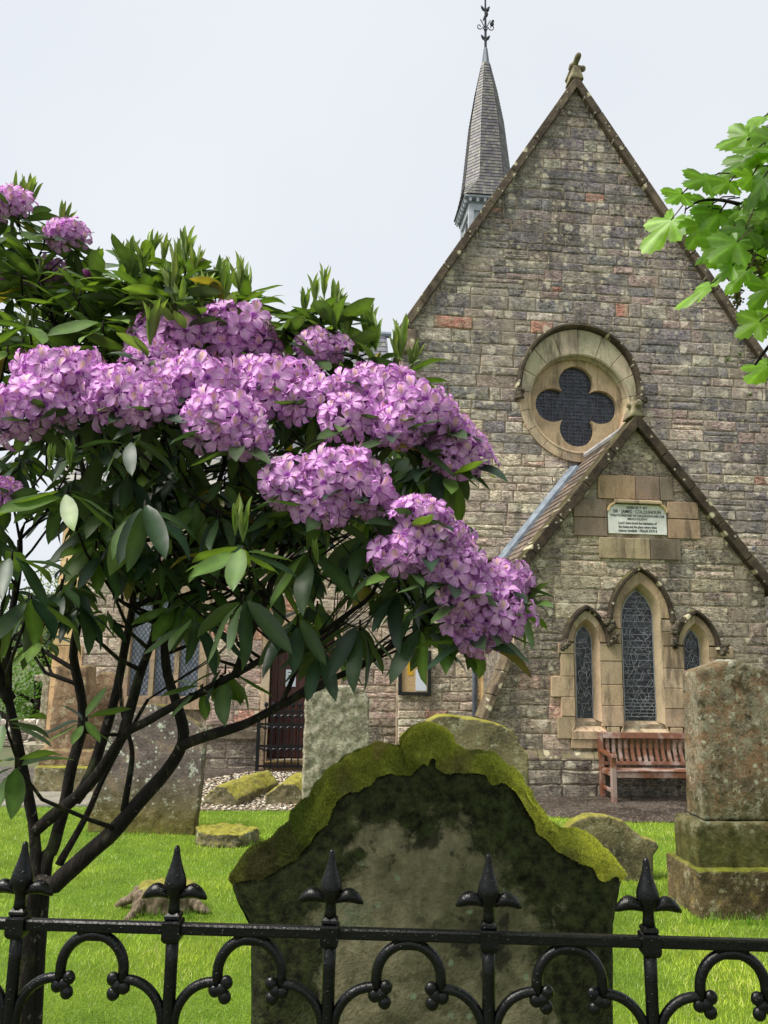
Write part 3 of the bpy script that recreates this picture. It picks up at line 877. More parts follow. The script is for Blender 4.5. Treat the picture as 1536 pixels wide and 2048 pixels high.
def slates(name, fn, du, dv, row, wid, parent, mat='slate', th=.012, cols=((104, 104, 112), (118, 118, 122), (92, 92, 100), (128, 126, 120)), lo=None, k=1.3):
    # fn(s, t, n): s across (m), t up the slope (m), n off the surface; courses of overlapping slates
    b = MB()
    t = 0; r = 0
    while t < dv:
        s0, s1 = (0, du) if lo is None else lo(t)
        s = s0 - (wid * .5 if r % 2 else 0)
        while s < s1 - .01:
            a = max(s, s0); e = min(s + wid * U(.92, 1.0), s1)
            if e - a > .02:
                t0 = t + U(-.006, .004); t1 = min(t + row * 1.25, dv + .02)
                kk = k * U(.6, 1.05); c = tuple(x * kk for x in srgb(*random.choice(cols)))
                b.add([fn(a + .003, t0, th * 2.2), fn(e - .003, t0, th * 2.2), fn(e - .003, t1, th * .6), fn(a + .003, t1, th * .6), fn(a + .003, t0, th * .8), fn(e - .003, t0, th * .8)],
                      [(0, 1, 2, 3), (4, 5, 1, 0), (4, 0, 3), (1, 5, 2)], c)
            s += wid
        t += row; r += 1
    return b.build(name, mat, parent, kind='stuff')
# porch roof, left and right slope
for s in (-1, 1):
    ca = 1 / math.hypot(1, POR_S); sa = POR_S * ca
    L = 2.16 / ca
    def fn(a, t, n, s=s):
        d = L - t
        return (AX + s * (d * ca + n * sa), .3 + a, POR_APEX - .06 - d * sa + n * ca)
    slates('porch_slates', fn, 2.0, L, .16, .2, church, cols=((112, 98, 88), (96, 86, 80), (124, 108, 96)))
    b = MB((.15, .15, .16))
    b.add([(AX, .3, POR_APEX - .07), (AX + s * 2.16, .3, POR_APEX - .07 - 2.16 * POR_S), (AX + s * 2.16, 2.3, POR_APEX - .07 - 2.16 * POR_S), (AX, 2.3, POR_APEX - .07)], [(0, 1, 2, 3)])
    b.build('porch_roof', 'slate', church)
    for k in range(4):     # lead flashing where the slates meet the gable
        d0, d1 = L * (.1 + .2 * k), L * (.1 + .2 * (k + 1))
        b = MB()
        q = [(AX + s * d * ca, POR_APEX - d * sa) for d in (d0, d1)]
        n = (s * sa, ca)
        pts = []
        for (uu, zz) in q:
            for v in (2.05, 2.285):
                for o in (-.02, .10 if v > 2.1 else .04):
                    pts.append((uu + n[0] * o, v, zz + n[1] * o))
        b.add(pts, [(0, 1, 5, 4), (1, 3, 7, 5), (0, 2, 3, 1), (4, 5, 7, 6), (2, 6, 7, 3), (0, 4, 6, 2)])
        b.build('lead_flashing', 'lead', church)
b = MB((.4, .4, .42)); b.tube([(AX, .3, POR_APEX - .0), (AX, 2.29, POR_APEX - .0)], .06, 8); b.build('ridge_tile', 'slate', church)
# nave roof
b = MB((.16, .16, .18))
for s, hh in ((-1, NAVE_H), (1, NAVE_HR)):
    b.prism([(AX, NAVE_APEX - .02), (AX + s * (hh + .1), NAVE_APEX - .02 - NAVE_S * (hh + .1)), (AX + s * (hh + .1), NAVE_APEX - .2 - NAVE_S * (hh + .1)), (AX, NAVE_APEX - .2)][::s], NAVE_V + .42, 18)
b.build('nave_roof', 'slate', church)
# wing roof
RUN = 3.4
rz = chl(640, 664, WV + RUN)[1]
S2 = (rz - WE) / (RUN + .25)
ca = 1 / math.hypot(1, S2); sa = S2 * ca
LW = (RUN + .25) / ca
slates('wing_slates', lambda a, t, n: (-9.5 + a, WV - .25 + t * ca - n * sa, WE + t * sa + n * ca), 6.15, LW, .2, .28, church)
b = MB((.15, .15, .17)); b.add([(-9.5, WV - .25, WE - .01), (-3.3, WV - .25, WE - .01), (-3.3, WV + RUN, rz - .01), (-9.5, WV + RUN, rz - .01), (-9.5, WV + 2 * RUN, WE), (-3.3, WV + 2 * RUN, WE)], [(0, 1, 2, 3), (3, 2, 5, 4)]); b.build('wing_roof', 'slate', church)
b = MB((.7, .7, .74)); b.tube([(-9.52, WV + RUN, rz + .02), (-3.2, WV + RUN, rz + .02)], .08, 8); b.build('ridge_tile', 'lead', church)
b = MB(jitc((150, 128, 110), 0)); b.prism([(WV, -.1), (WV + 2 * RUN - .3, -.1), (WV + 2 * RUN - .3, WE), (WV + RUN, rz - .1), (WV, WE)], -9.30, -9.26, fn=lambda a, d, z: (d, a, z)); b.build('wing_gable', 'wall_stone', church)

# ------------------------------------------------------------------ windows
def strip(b, A, B, col=None):       # band between two 3-D polylines
    n = len(A)
    b.add(list(A) + list(B), [(i, i + 1, n + i + 1, n + i) for i in range(n - 1)], col)
SAND = [(158, 139, 115), (150, 130, 107), (166, 149, 126), (144, 124, 104), (154, 133, 110)]
def sand(): return jitc(random.choice(SAND), .08)
def boss(name, c, r, parent, n=9):
    b = MB()
    b.ball(c, r * .72, 8, 6)
    for k in range(n):
        a = 2 * math.pi * k / n * 1.618
        e = U(-.8, .8)
        b.ball((c[0] + r * .62 * math.cos(a) * math.cos(e), c[1] - r * .35 * abs(math.cos(e)) + U(-.2, .2) * r, c[2] + r * .72 * math.sin(a * 1.3 + e)), r * U(.28, .42), 6, 5, jit=.2)
    return b.build(name, 'carved_stone', parent, True)
def hood(name, line, w, v0, v1, parent, col=(.20, .19, .175), k=14):
    # moulded band following a line of (u, z); w outwards
    n = len(line)
    vs = []; fs = []
    prof = [(0, v1), (0, v0 + .05), (w * .35, v0), (w * .8, v0 + .004), (w, v0 + .045), (w, v1)]
    m = len(prof)
    for i, (u, z) in enumerate(line):
        a = Vector(line[max(0, i - 1)]); c = Vector(line[min(n - 1, i + 1)])
        t = (c - a).normalized(); nn = Vector((-t.y, t.x))
        for (o, v) in prof: vs.append((u + nn.x * o, v, z + nn.y * o))
    for i in range(n - 1):
        for j in range(m - 1): fs.append((i * m + j, (i + 1) * m + j, (i + 1) * m + j + 1, i * m + j + 1))
    fs.append(tuple(range(m))); fs.append(tuple((n - 1) * m + j for j in reversed(range(m))))
    b = MB(col).add(vs, fs)
    return b.build(name, 'coping_stone', parent)
FV = -.05
for w in LAN:
    g0 = lancet_outline(w, 0); g1 = lancet_outline(w, SPL)
    n = len(g0)
    b = MB(jitc((160, 142, 116), 0))
    strip(b, [(a, FV, z) for a, z in g1], [(a, .13, z) for a, z in g0])
    # sloping sill
    b.add([(w['c'] - w['h'] - SPL, .13, w['z0'] + .01), (w['c'] + w['h'] + SPL, .13, w['z0'] + .01), (w['c'] + w['h'] + .14, FV - .02, w['z0'] - .17), (w['c'] - w['h'] - .14, FV - .02, w['z0'] - .17),
           (w['c'] + w['h'] + .14, FV - .02, w['z0'] - .28), (w['c'] - w['h'] - .14, FV - .02, w['z0'] - .28), (w['c'] + w['h'] + .14, .02, w['z0'] - .28), (w['c'] - w['h'] - .14, .02, w['z0'] - .28),
           (w['c'] - w['h'] - SPL, FV, w['z0'] - .02), (w['c'] + w['h'] + SPL, FV, w['z0'] - .02)],
          [(0, 3, 2, 1), (3, 5, 4, 2), (2, 4, 6, 9), (5, 3, 8, 7), (0, 8, 3), (1, 2, 9)])
    win = b.build('lancet_window', 'sandstone', church, label={'centre': 'tall middle lancet window of the porch', 'left': 'narrow left lancet window of the porch', 'right': 'narrow right lancet window of the porch'}[w['name']])
    MB().prism(g0, .125, .14).build('glass', 'stained_glass', win)
    # leading
    b = MB()
    inside = lambda u, z: inpoly(u, z, g0)
    cell = .075
    nu = int(2 * w['h'] / cell) + 2; nz = int((w['ap'] - w['z0']) / cell) + 2
    G = {}
    for i in range(nu):
        for j in range(nz):
            G[i, j] = (w['c'] - w['h'] + i * cell + U(-.03, .03) + (cell / 2 if j % 2 else 0), w['z0'] + j * cell + U(-.03, .03))
    for (i, j), p in G.items():
        for q in ((i + 1, j), (i, j + 1), (i - 1 if j % 2 == 0 else i + 1, j + 1)):
            if q in G and random.random() < .62:
                e = G[q]
                m = ((p[0] + e[0]) / 2 + U(-.02, .02), (p[1] + e[1]) / 2 + U(-.02, .02))
                if inside(*p) and inside(*e): b.tube([(p[0], .118, p[1]), (m[0], .118, m[1]), (e[0], .118, e[1])], .0042, 4)
    b.tube([(a, .116, z) for a, z in g0], .010, 4)
    b.build('leading', 'leading', win, kind='stuff')
    b = MB()
    z = w['z0'] + .07
    while z < w['ap'] - .08:
        hs = w['h'] if z < w['sp'] else w['h'] * math.sqrt(max(0, 1 - ((z - w['sp']) / (w['ap'] - w['sp'])) ** 2)) * .96
        b.tube([(w['c'] - hs, .108, z), (w['c'] + hs, .108, z)], .0042 if z > w['z0'] + .3 else .006, 4)
        z += .098 if z > w['z0'] + .3 else .05
    b.build('saddle_bars', 'leading_dark' if w['name'] != 'centre' else 'leading', win, kind='stuff')
    # arch stones: two each side
    inn = pointed(w['c'], w['h'] + SPL, w['sp'], w['ap'] + SPL * 1.2, 12)
    out = pointed(w['c'], w['oh'], w['sp'], w['oap'], 12)
    N2 = len(inn)
    cutz = [0, 6, 12, 18, 24]
    for a, c in zip(cutz, cutz[1:]):
        P = inn[a:c + 1] + out[a:c + 1][::-1]
        b = MB(sand()); b.prism(P[::-1], FV + U(-.003, .003), .05)
        mod_bevel(b.build('arch_stone', 'sandstone', win), .006, 1)
    hl = pointed(w['c'], w['oh'] + .005, w['sp'] - .06, w['oap'] + .01, 14)
    hood('hood_mould', hl[::-1][::-1], .075, FV - .075, .02, win)
# jamb stones between and beside the lights
def blocks(u0, u1, z0, z1, hs, parent, name='jamb_stone', v=FV, split=0.0, ragged=0):
    z = z0; i = 0
    while z < z1 - .02:
        h = U(*hs)
        if z1 - (z + h) < hs[0] * .6: h = z1 - z
        a, c = u0, u1
        if ragged: 
            e = U(.0, .16) if i % 2 else U(.14, .3)
            if ragged < 0: a -= e
            else: c += e
        cuts = [a, c]
        if split and random.random() < split: cuts = [a, a + (c - a) * U(.35, .65), c]
        for p, q in zip(cuts, cuts[1:]):
            o = MB(sand()).box(p + .004, q - .004, v + U(-.004, .004), .05, z + .004, z + h - .004).build(name, 'sandstone', parent)
            mod_bevel(o, .006, 1)
        z += h; i += 1
C, Lw, Rw = LAN
g = SPL
blocks(Lw['c'] + Lw['h'] + g, C['c'] - C['h'] - g, .98, 2.20, (.26, .36), porch_wall)
blocks(C['c'] + C['h'] + g, Rw['c'] - Rw['h'] - g, .98, 2.18, (.26, .36), porch_wall)
blocks(Lw['c'] + Lw['oh'] , C['c'] - C['h'] - g, 2.20, 2.60, (.2, .25), porch_wall)
blocks(C['c'] + C['h'] + g, Rw['c'] - Rw['oh'], 2.18, 2.58, (.2, .25), porch_wall)
blocks(Lw['c'] - .30, Lw['c'] - Lw['h'] - g, .80, 2.20, (.26, .36), porch_wall, ragged=-1)
blocks(Rw['c'] + Rw['h'] + g, Rw['c'] + .30, .80, 2.18, (.26, .36), porch_wall, ragged=1)
blocks(-1.04, 1.24, .66, .80, (.13, .14), porch_wall, 'sill_course', split=1.0)
blocks(Lw['c'] + .27, C['c'] - .39, .80, .975, (.17, .18), porch_wall, 'sill_course'); blocks(C['c'] + .39, Rw['c'] - .27, .80, .975, (.17, .18), porch_wall, 'sill_course')
for (u, z, r) in ((-1.13, 2.17, .095), (1.36, 2.14, .095), (-.40, 2.46, .095), (-.36, 2.28, .085), (.60, 2.44, .095), (.58, 2.26, .085), (-.45, 2.54, .08), (.65, 2.52, .08)):
    boss('hood_stop', (u, FV - .06, z), r, porch_wall)

# rose window
rc = ROSE
def rose_R(th):          # outer edge of the surround: circle below, slightly pointed arch above
    c, s = math.cos(th), math.sin(th)
    if s <= .1: return 1.10 + .05 * max(0, s + .0) / .1
    t = (s - .1) / .9
    return 1.15 + .33 * t ** 1.6
b = MB(jitc((160, 144, 116), 0))
def lobe_pts():
    L = []
    r, o = .337, .467
    t = (2 * o + math.sqrt(max(0, 4 * o * o - 8 * (o * o - r * r)))) / 4
    half = math.atan2(t, t - o)      # angle of the cusp seen from the lobe centre
    for k in range(4):
        a0 = math.pi / 2 * k
        for i in range(17):
            a = a0 - half + 2 * half * i / 16
            L.append((rc[0] + o * math.cos(a0) + r * math.cos(a), rc[1] + o * math.sin(a0) + r * math.sin(a)))
    return L
QF = lobe_pts()
b.prism(circle(rc, 1.02, 64), NAVE_V + .13, NAVE_V + .30, holes=[QF])
rose = b.build('rose_window', 'sandstone', church)
MB().prism(circle(rc, .90, 40), NAVE_V + .24, NAVE_V + .26).build('glass', 'stained_glass', rose)
b = MB()
V0 = NAVE_V + .232
def ring(c, r, rr=.008, n=32): b.tube([(c[0] + r * math.cos(2 * math.pi * i / n), V0, c[1] + r * math.sin(2 * math.pi * i / n)) for i in range(n)], rr, 4, closed=True)
ring(rc, .36, .014); ring(rc, .33, .007)
for k in range(4):
    a = math.pi / 2 * k
    lc = (rc[0] + .49 * math.cos(a), rc[1] + .49 * math.sin(a))
    ring(lc, .29, .009); ring(lc, .15, .009); ring(lc, .11, .006); ring(lc, .05, .008, 12)
    for q in range(8):
        e = 2 * math.pi * q / 8
        ring((lc[0] + .215 * math.cos(e), lc[1] + .215 * math.sin(e)), .062, .006, 12)
for q in range(46):
    e, d = U(0, 6.28), U(0, .3)
    p = (rc[0] + d * math.cos(e), rc[1] + d * math.sin(e)); e2 = e + U(-1.2, 1.2); d2 = min(.32, max(0, d + U(-.1, .1)))
    m = (rc[0] + d2 * math.cos(e2), rc[1] + d2 * math.sin(e2))
    b.tube([(p[0], V0, p[1]), ((p[0] + m[0]) / 2 + U(-.03, .03), V0, (p[1] + m[1]) / 2 + U(-.03, .03)), (m[0], V0, m[1])], .007, 4)
b.build('leading', 'leading_dark', rose, kind='stuff')
b = MB()
for i in range(23):
    z = rc[1] - .80 + i * .0725
    us = [u for u in np.linspace(-.83, .83, 167) if inpoly(rc[0] + u, z, QF)]
    if us: b.tube([(rc[0] + us[0], V0 - .02, z), (rc[0] + us[-1], V0 - .02, z)], .005, 4)
for i in range(11):
    u = -.75 + i * .15
    zs_ = [z for z in np.linspace(-.83, .83, 167) if inpoly(rc[0] + u, rc[1] + z, QF)]
    if zs_: b.tube([(rc[0] + u, V0 - .02, rc[1] + zs_[0]), (rc[0] + u, V0 - .02, rc[1] + zs_[-1])], .004, 4)
b.build('guard_bars', 'leading_dark', rose, kind='stuff')
NS = 18
for k in range(NS):
    a0, a1 = 2 * math.pi * (k + .5) / NS, 2 * math.pi * (k + 1.5) / NS
    th = [a0 + .004 + (a1 - a0 - .008) * i / 6 for i in range(7)]
    top = math.sin((a0 + a1) / 2) > .05
    ri = 1.0
    P = [(rc[0] + ri * math.cos(t), rc[1] + ri * math.sin(t)) for t in th] + [(rc[0] + (rose_R(t) + (0 if top else .05)) * math.cos(t), rc[1] + (rose_R(t) + (0 if top else .05)) * math.sin(t)) for t in reversed(th)]
    b = MB(jitc((158, 149, 126) if top else (158, 141, 118), .1)); b.prism(P, NAVE_V - .055 + U(-.004, .004), NAVE_V + .2)
    mod_bevel(b.build('voussoir', 'sandstone', rose), .008, 1)
    # moulded inner ring, one length to each voussoir
    vs = []; fs = []
    prof = [(1.004, -.06), (.985, -.075), (.955, -.06), (.945, -.02), (.96, .01), (.93, .03), (.915, .07), (.915, .14)]
    for t in th:
        for r, v in prof: vs.append((rc[0] + r * math.cos(t), NAVE_V + v, rc[1] + r * math.sin(t)))
    m = len(prof)
    for i in range(6):
        for j in range(m - 1): fs.append((i * m + j, i * m + j + 1, (i + 1) * m + j + 1, (i + 1) * m + j))
    MB(jitc((144, 136, 112) if top else (162, 146, 120), .06)).add(vs, fs).build('ring_moulding', 'sandstone', rose)
line = []
for i in range(41):
    t = math.pi * (1.0 - i / 40)
    t = math.pi * .96 + (math.pi * .04 - math.pi * .96) * i / 40
    line.append((rc[0] + (rose_R(t) + .01) * math.cos(t), rc[1] + (rose_R(t) + .01) * math.sin(t)))
hood('hood_mould', line, .085, NAVE_V - .19, NAVE_V + .02, rose, (.26, .25, .23))
for s in (-1, 1): boss('hood_stop', (rc[0] + s * 1.19, NAVE_V - .11, rc[1] + .10), .125, rose)

# wing window: three lights with stone mullions
wb = MB(sand()); wb.box(-8.18, -6.69, WV - .05, WV + .2, .98, 1.19)
wing_win = wb.build('wing_window', 'sandstone', church)
for u0, u1 in ((-8.17, -8.03), (-7.68, -7.60), (-7.26, -7.18), (-6.84, -6.70)):
    z = 1.194
    while z < 2.95:
        h = min(U(.3, .45), 2.98 - z)
        MB(sand()).box(u0, u1, WV - .04, WV + .22, z, z + h - .006).build('mullion_stone', 'sandstone', wing_win); z += h
MB(sand()).box(-8.2, -6.67, WV - .045, WV + .2, 2.985, 3.14).build('lintel', 'sandstone', wing_win)
for u0, u1 in WINGW:
    gl = MB().box(u0, u1, WV + .12, WV + .14, 1.19, 2.98).build('pane', 'lattice_glass', wing_win)
    b = MB()
    d = .11
    k = -30
    while k < 40:
        for sg in (-1, 1):
            pts = []
            for q in range(0, 60):
                u = u0 + (u1 - u0) * q / 59
                z = 1.19 + k * d + sg * (u - u0) * 1.5
                if 1.2 < z < 2.97: pts.append((u, WV + .115, z))
            if len(pts) > 1: b.tube([pts[0], pts[-1]], .006, 4)
        k += 1
    b.build('leading', 'leading_dark', wing_win, kind='stuff')
# door in the wing with a paper notice
db = MB((1, 1, 1))
nb_ = 9
for i in range(nb_):
    u0 = door[0] + .04 + (door[1] - door[0] - .08) * i / nb_; u1 = u0 + (door[1] - door[0] - .08) / nb_
    db.box(u0 + .004, u1 - .004, WV + .20, WV + .25, .16, 2.32)
dr = db.build('door', 'door_wood', church)
b = MB().box(door[0] + .30 + .0, door[0] + .48, WV + .188, WV + .194, 1.38, 1.68); pn = b.build('paper_notice', 'paper', dr)
b = MB()
for k in range(4): b.box(door[0] + .34, door[0] + .44 - .02 * (k % 2), WV + .184, WV + .1875, 1.62 - k * .055, 1.635 - k * .055)
b.build('print', 'print', pn, kind='stuff')
for s, (u0, u1) in enumerate(((door[0] - .12, door[0] + .02), (door[1] - .02, door[1] + .12))):
    z = -.1
    while z < 2.36:
        h = min(U(.3, .42), 2.37 - z); MB(sand()).box(u0, u1, WV - .04, WV + .24, z, z + h - .006).build('door_jamb', 'sandstone', church); z += h
MB(sand()).box(door[0] - .13, door[1] + .13, WV - .045, WV + .24, 2.374, 2.56).build('door_lintel', 'sandstone', church)
MB(sand()).box(door[0], door[1], WV - .25, WV + .2, -.1, .13).build('door_step', 'coping_stone', church)
MB((.6, .58, .55)).box(-9.36, door[0] - .13, WV - .07, WV - .036, .50, .62).build('base_course', 'coping_stone', church)
# sandstone jambs of the side doorway by the porch, stained orange
for k, (u0, u1, col) in enumerate(((-1.90, -1.74, (206, 168, 122)), (-1.735, -1.64, (176, 104, 58)), (-1.635, -1.48, (214, 180, 134)))):
    z = -.1
    while z < 2.6:
        h = .55; MB(jitc(col, .08)).box(u0, u1, NAVE_V - .12 + .03 * (k == 1), NAVE_V + .02, z, z + h - .006).build('doorway_stone', 'sandstone', church); z += h

# ------------------------------------------------------------------ plaque on the porch
pl0, pl1, pz0, pz1 = -.36, .585, 3.90, 4.36
def sblock(u0, u1, z0, z1, col, v=-.035):
    o = MB(jitc(col, .08)).box(u0 + .005, u1 - .005, v, .05, z0 + .005, z1 - .005).build('dressed_block', 'sandstone', porch_wall); mod_bevel(o, .008, 1)
sblock(-.52, .10, 4.44, 4.83, (140, 119, 97)); sblock(.10, .50, 4.44, 4.83, (114, 101, 88)); sblock(.50, .72, 4.44, 4.83, (104, 94, 84))
sblock(-.92, pl0 - .02, 4.14, 4.435, (116, 102, 88)); sblock(-.92, pl0 - .02, 3.84, 4.135, (112, 98, 84))
sblock(pl1 + .02, 1.12, 4.16, 4.435, (132, 114, 94)); sblock(pl1 + .02, 1.14, 3.84, 4.155, (136, 117, 96))
sblock(-.52, .30, 3.50, 3.835, (142, 128, 102)); sblock(.30, .80, 3.50, 3.835, (104, 94, 82))
P = [(pl0, pz0), (pl1, pz0), (pl1, pz1 - .10), (pl1 - .03, pz1 - .05), (pl1 - .10, pz1), (pl0 + .10, pz1), (pl0 + .03, pz1 - .05), (pl0, pz1 - .10)]
plq = MB().prism(P, -.020, .05).build('plaque', 'marble', church, label='white inscribed marble plaque on the porch gable')
b = MB(jitc((150, 136, 110), 0)); b.prism([(-.11, 4.375), (-.11, 4.41), (-.03, 4.44), (.02, 4.44), (.02, 4.375)], pl0 + .10, pl1 - .10, fn=lambda a, d, z: (d, a, z)); b.build('drip_mould', 'sandstone', plq)
for s in (-1, 1):
    cu = (pl0 + pl1) / 2; x = cu + s * (pl1 - pl0) / 2
    line = [(x, -.04, pz1 - .11), (x - s * .005, -.04, pz1 - .07), (x - s * .04, -.04, pz1 - .02), (x - s * .1, -.04, pz1 + .01)]
    MB(jitc((170, 150, 110), 0)).tube(line, .022, 6).build('corner_mould', 'sandstone', plq)
cu = (pl0 + pl1) / 2
for txt, z, size, wmax in (('REBUILT BY', 4.295, .052, .34), ('SIR · JAMES · COLQUHOUN', 4.225, .075, .78), ('TWELFTH BARONET OF COLQUHOUN AND LUSS', 4.168, .052, .88), ('MDCCCLXXV', 4.118, .045, .32),
                     ('Lord I have loved the habitation of', 4.05, .058, .62), ('thy house and the place where thine', 3.99, .058, .62), ('honour dwelleth · PSALM XXVI 8', 3.93, .058, .62)):
    cd = bpy.data.curves.new('inscription', 'FONT'); cd.body = txt; cd.size = size; cd.align_x = 'CENTER'; cd.extrude = .001; cd.offset = .0012; cd.resolution_u = 2
    cd.materials.append(MAT['inscription'])
    o = link('inscription', cd, plq)
    o.rotation_euler = (math.pi / 2, 0, 0)
    bpy.context.view_layer.update()
    k = wmax / max(.01, o.dimensions.x)
    o.scale = (k, 1, 1)
    o.location = (cu, -.0225, z)
    dg = bpy.context.evaluated_depsgraph_get()
    me = bpy.data.meshes.new_from_object(o.evaluated_get(dg))
    mo = link('inscription', me, plq, kind='stuff')
    mo.rotation_euler = o.rotation_euler; mo.scale = o.scale; mo.location = o.location
    bpy.data.objects.remove(o)

# ------------------------------------------------------------------ spire, belfry, iron finial
SPV = 13.5
SCV = SPV + .45
def sp(x, y): return chl(x, y, SCV if y < 300 else SPV - .35)
su = chl(972, 250, SCV)[0]
prof = [(395, 57), (382, 53), (362, 48.5), (328, 44), (254, 31.5), (190, 20.5), (130, 7.5), (96, 1.6)]
SP = []
for y, hw in prof:
    u, z = sp(972, y)
    u2, _ = sp(972 - hw, y)
    SP.append((z, u - u2))
    print('spire', y, z, u - u2)
zE = SP[0][0]
HW = SP[0][1]
scv = SCV
def sp_half(z):
    for (za, ha), (zb, hb_) in zip(SP, SP[1:]):
        if za <= z <= zb: return ha + (hb_ - ha) * (z - za) / (zb - za)
    return SP[-1][1] if z > SP[-1][0] else SP[0][1]
def sp_ring(z):
    h = sp_half(z)
    t = sstep(zE, zE + (SP[-2][0] - zE) * .14, z)
    c = .12 + (.50 - .12) * t
    e = h * (1 - c)
    return [(-e, -h), (e, -h), (h, -e), (h, e), (e, h), (-e, h), (-h, e), (-h, -e)]
zt = SP[-2][0]
b = MB()
rows = 44
for r in range(rows):
    z0 = zE + (zt - zE) * r / rows; z1 = zE + (zt - zE) * (r + 1.22) / rows
    A, B = sp_ring(z0), sp_ring(min(z1, zt))
    for k in range(8):
        a0, a1 = Vector((*A[k], 0)), Vector((*A[(k + 1) % 8], 0)); b0, b1 = Vector((*B[k], 0)), Vector((*B[(k + 1) % 8], 0))
        w = (a1 - a0).length
        n = max(1, int(round(w / .125)))
        nn = Vector(((a0 + a1) / 2).normalized()) * .016
        off = .5 if r % 2 else 0
        cuts = sorted(set([0.0, 1.0] + [(i + off) / n for i in range(n + 1) if 0.02 < (i + off) / n < .98]))
        for c0, c1 in zip(cuts, cuts[1:]):
            c0 += .012 / max(w, .05) * .4; 
            p = [a0.lerp(a1, c0) + nn * 1.5, a0.lerp(a1, c1) + nn * 1.5, b0.lerp(b1, c1) + nn * .3, b0.lerp(b1, c0) + nn * .3, a0.lerp(a1, c0) + nn * .3, a0.lerp(a1, c1) + nn * .3]
            zz = [z0, z0, z1, z1, z0 + .002, z0 + .002]
            k_ = U(.75, 1.25)
            b.add([(su + q.x, scv + q.y, z) for q, z in zip(p, zz)], [(0, 1, 2, 3), (4, 5, 1, 0)], tuple(x * .72 * k_ for x in srgb(*random.choice(((118, 112, 116), (128, 126, 124), (108, 104, 110), (134, 134, 124))))))
b.build('spire_slates', 'slate', church, kind='stuff')
b = MB((.12, .12, .13)); n = 0
zl = [zE - .01 + (zt - zE) * i / 20 for i in range(21)]
rings = [[(su + x * .99, scv + y * .99, z) for x, y in sp_ring(z)] for z in zl]
vs = [p for r_ in rings for p in r_]
fs = [(i * 8 + k, i * 8 + (k + 1) % 8, (i + 1) * 8 + (k + 1) % 8, (i + 1) * 8 + k) for i in range(20) for k in range(8)]
fs.append(tuple(reversed(range(8))))
b.add(vs, fs).build('spire', 'slate', church)
hT = sp_half(zt)
b = MB(); b.lathe([(hT * 1.12, zt - .06), (hT, zt + .1), (hT * .62, SP[-1][0] - .15), (hT * .55, SP[-1][0] - .05), (hT * .3, SP[-1][0])], (su, scv, 0), 8); b.build('spire_cap', 'pipe_paint', church)
# belfry below the spire
zb0 = NAVE_APEX - 1.2
hb_ = HW * .80
b = MB()
b.box(su - HW * .97, su + HW * .97, scv - HW * .97, scv + HW * .97, zE - .09, zE - .03)
b.build('eaves_board', 'painted_timber', church)
for f in range(4):
    for i in range(7):
        t = -1 + 2 * (i + .5) / 7
        x, y = t * HW * .9, -HW * .9
        for _ in range(f): x, y = -y, x
        MB().box(su + x - .045, su + x + .045, scv + y - .045, scv + y + .045, zE - .24, zE - .095).build('bracket', 'painted_timber', church)
MB().box(su - hb_ * .9, su + hb_ * .9, scv - hb_ * .9, scv + hb_ * .9, zb0, zE - .1).build('belfry', 'painted_timber', church)
for f in range(4):
    def rt(x, y):
        for _ in range(f): x, y = -y, x
        return su + x, scv + y
    def rbox(x0, x1, y0, y1, z0, z1, name, mat):
        p, q = rt(x0, y0), rt(x1, y1)
        MB().box(min(p[0], q[0]), max(p[0], q[0]), min(p[1], q[1]), max(p[1], q[1]), z0, z1).build(name, mat, church)
    rbox(-hb_, -hb_ * .78, -hb_, -hb_ * .80, zb0, zE - .25, 'belfry_post', 'painted_timber')
    rbox(-hb_ * .78, hb_ * .80, -hb_ * .995, -hb_ * .9, zE - .50, zE - .26, 'belfry_beam', 'painted_timber')
    for (cx, cz, r_) in ((0, -.78, .26), (-.2, -1.08, .22), (.2, -1.08, .22)):
        L = []
        for i in range(16):
            a = 2 * math.pi * i / 16
            L.append((cx * hb_ + r_ * hb_ * 1.1 * math.cos(a), zE - .05 + cz * 1.0 + r_ * 1.0 * math.sin(a)))
        b = MB()
        b.add([(*rt(p[0], -hb_ * .905 - .004 * abs(cx)), p[1]) for p in L], [tuple(range(16))])
        b.build('belfry_opening', 'dark_void', church)
# iron finial
fz0 = SP[-1][0] - .05
def fp(x, y):
    u, z = chl(x, y, scv); return (u, scv, z)
fu = su
def F(dx, y): 
    z = chl(972, y, scv)[1]
    k = chl(982, y, scv)[0] - chl(972, y, scv)[0]
    return (fu + dx * k / 10, scv, z)
fin = MB()
fin.tube([F(0, 98), F(0, -12)], [.05, .03], 6)
fin_o = fin.build('iron_finial', 'distant_iron', church)
fb = MB()
def leafplate(p0, p1, w):
    p0, p1 = Vector(p0), Vector(p1); d = (p1 - p0); n = Vector((-d.z, 0, d.x)).normalized() * w
    pts = [p0, p0 + d * .35 + n, p0 + d * .7 + n * .8, p1, p0 + d * .7 - n * .8, p0 + d * .35 - n]
    fb.prism([(p.x, p.z) for p in pts], scv - .012, scv + .012)
for y in (78, 20):
    for s in (-1, 1): leafplate(F(s * 1, y + 4), F(s * 9, y - 8), .055)
fb.build('finial_leaf', 'distant_iron', fin_o)
fb = MB()
for s in (-1, 1):
    pts = [F(0, 66)]
    for i in range(26):
        a = i / 25 * 2.1 * math.pi
        r_ = 6.5 * (1 - i / 32)
        pts.append(F(s * (12 - r_ * math.cos(a) * 1.0), 54 + r_ * math.sin(a) * 1.0 if True else 0))
    fb.tube(pts, .018, 5)
    fb.tube([F(0, 60), F(s * 7, 45), F(s * 10, 40)], .018, 5)
fb.build('finial_scroll', 'distant_iron', fin_o)
fb = MB()
fb.ball(F(2, 28), .10, 8, 6, sq=(.7, .5, 1.4)).ball(F(5, 20), .055, 8, 6).tube([F(-1, 34), F(-5, 42)], [.05, .02], 5)
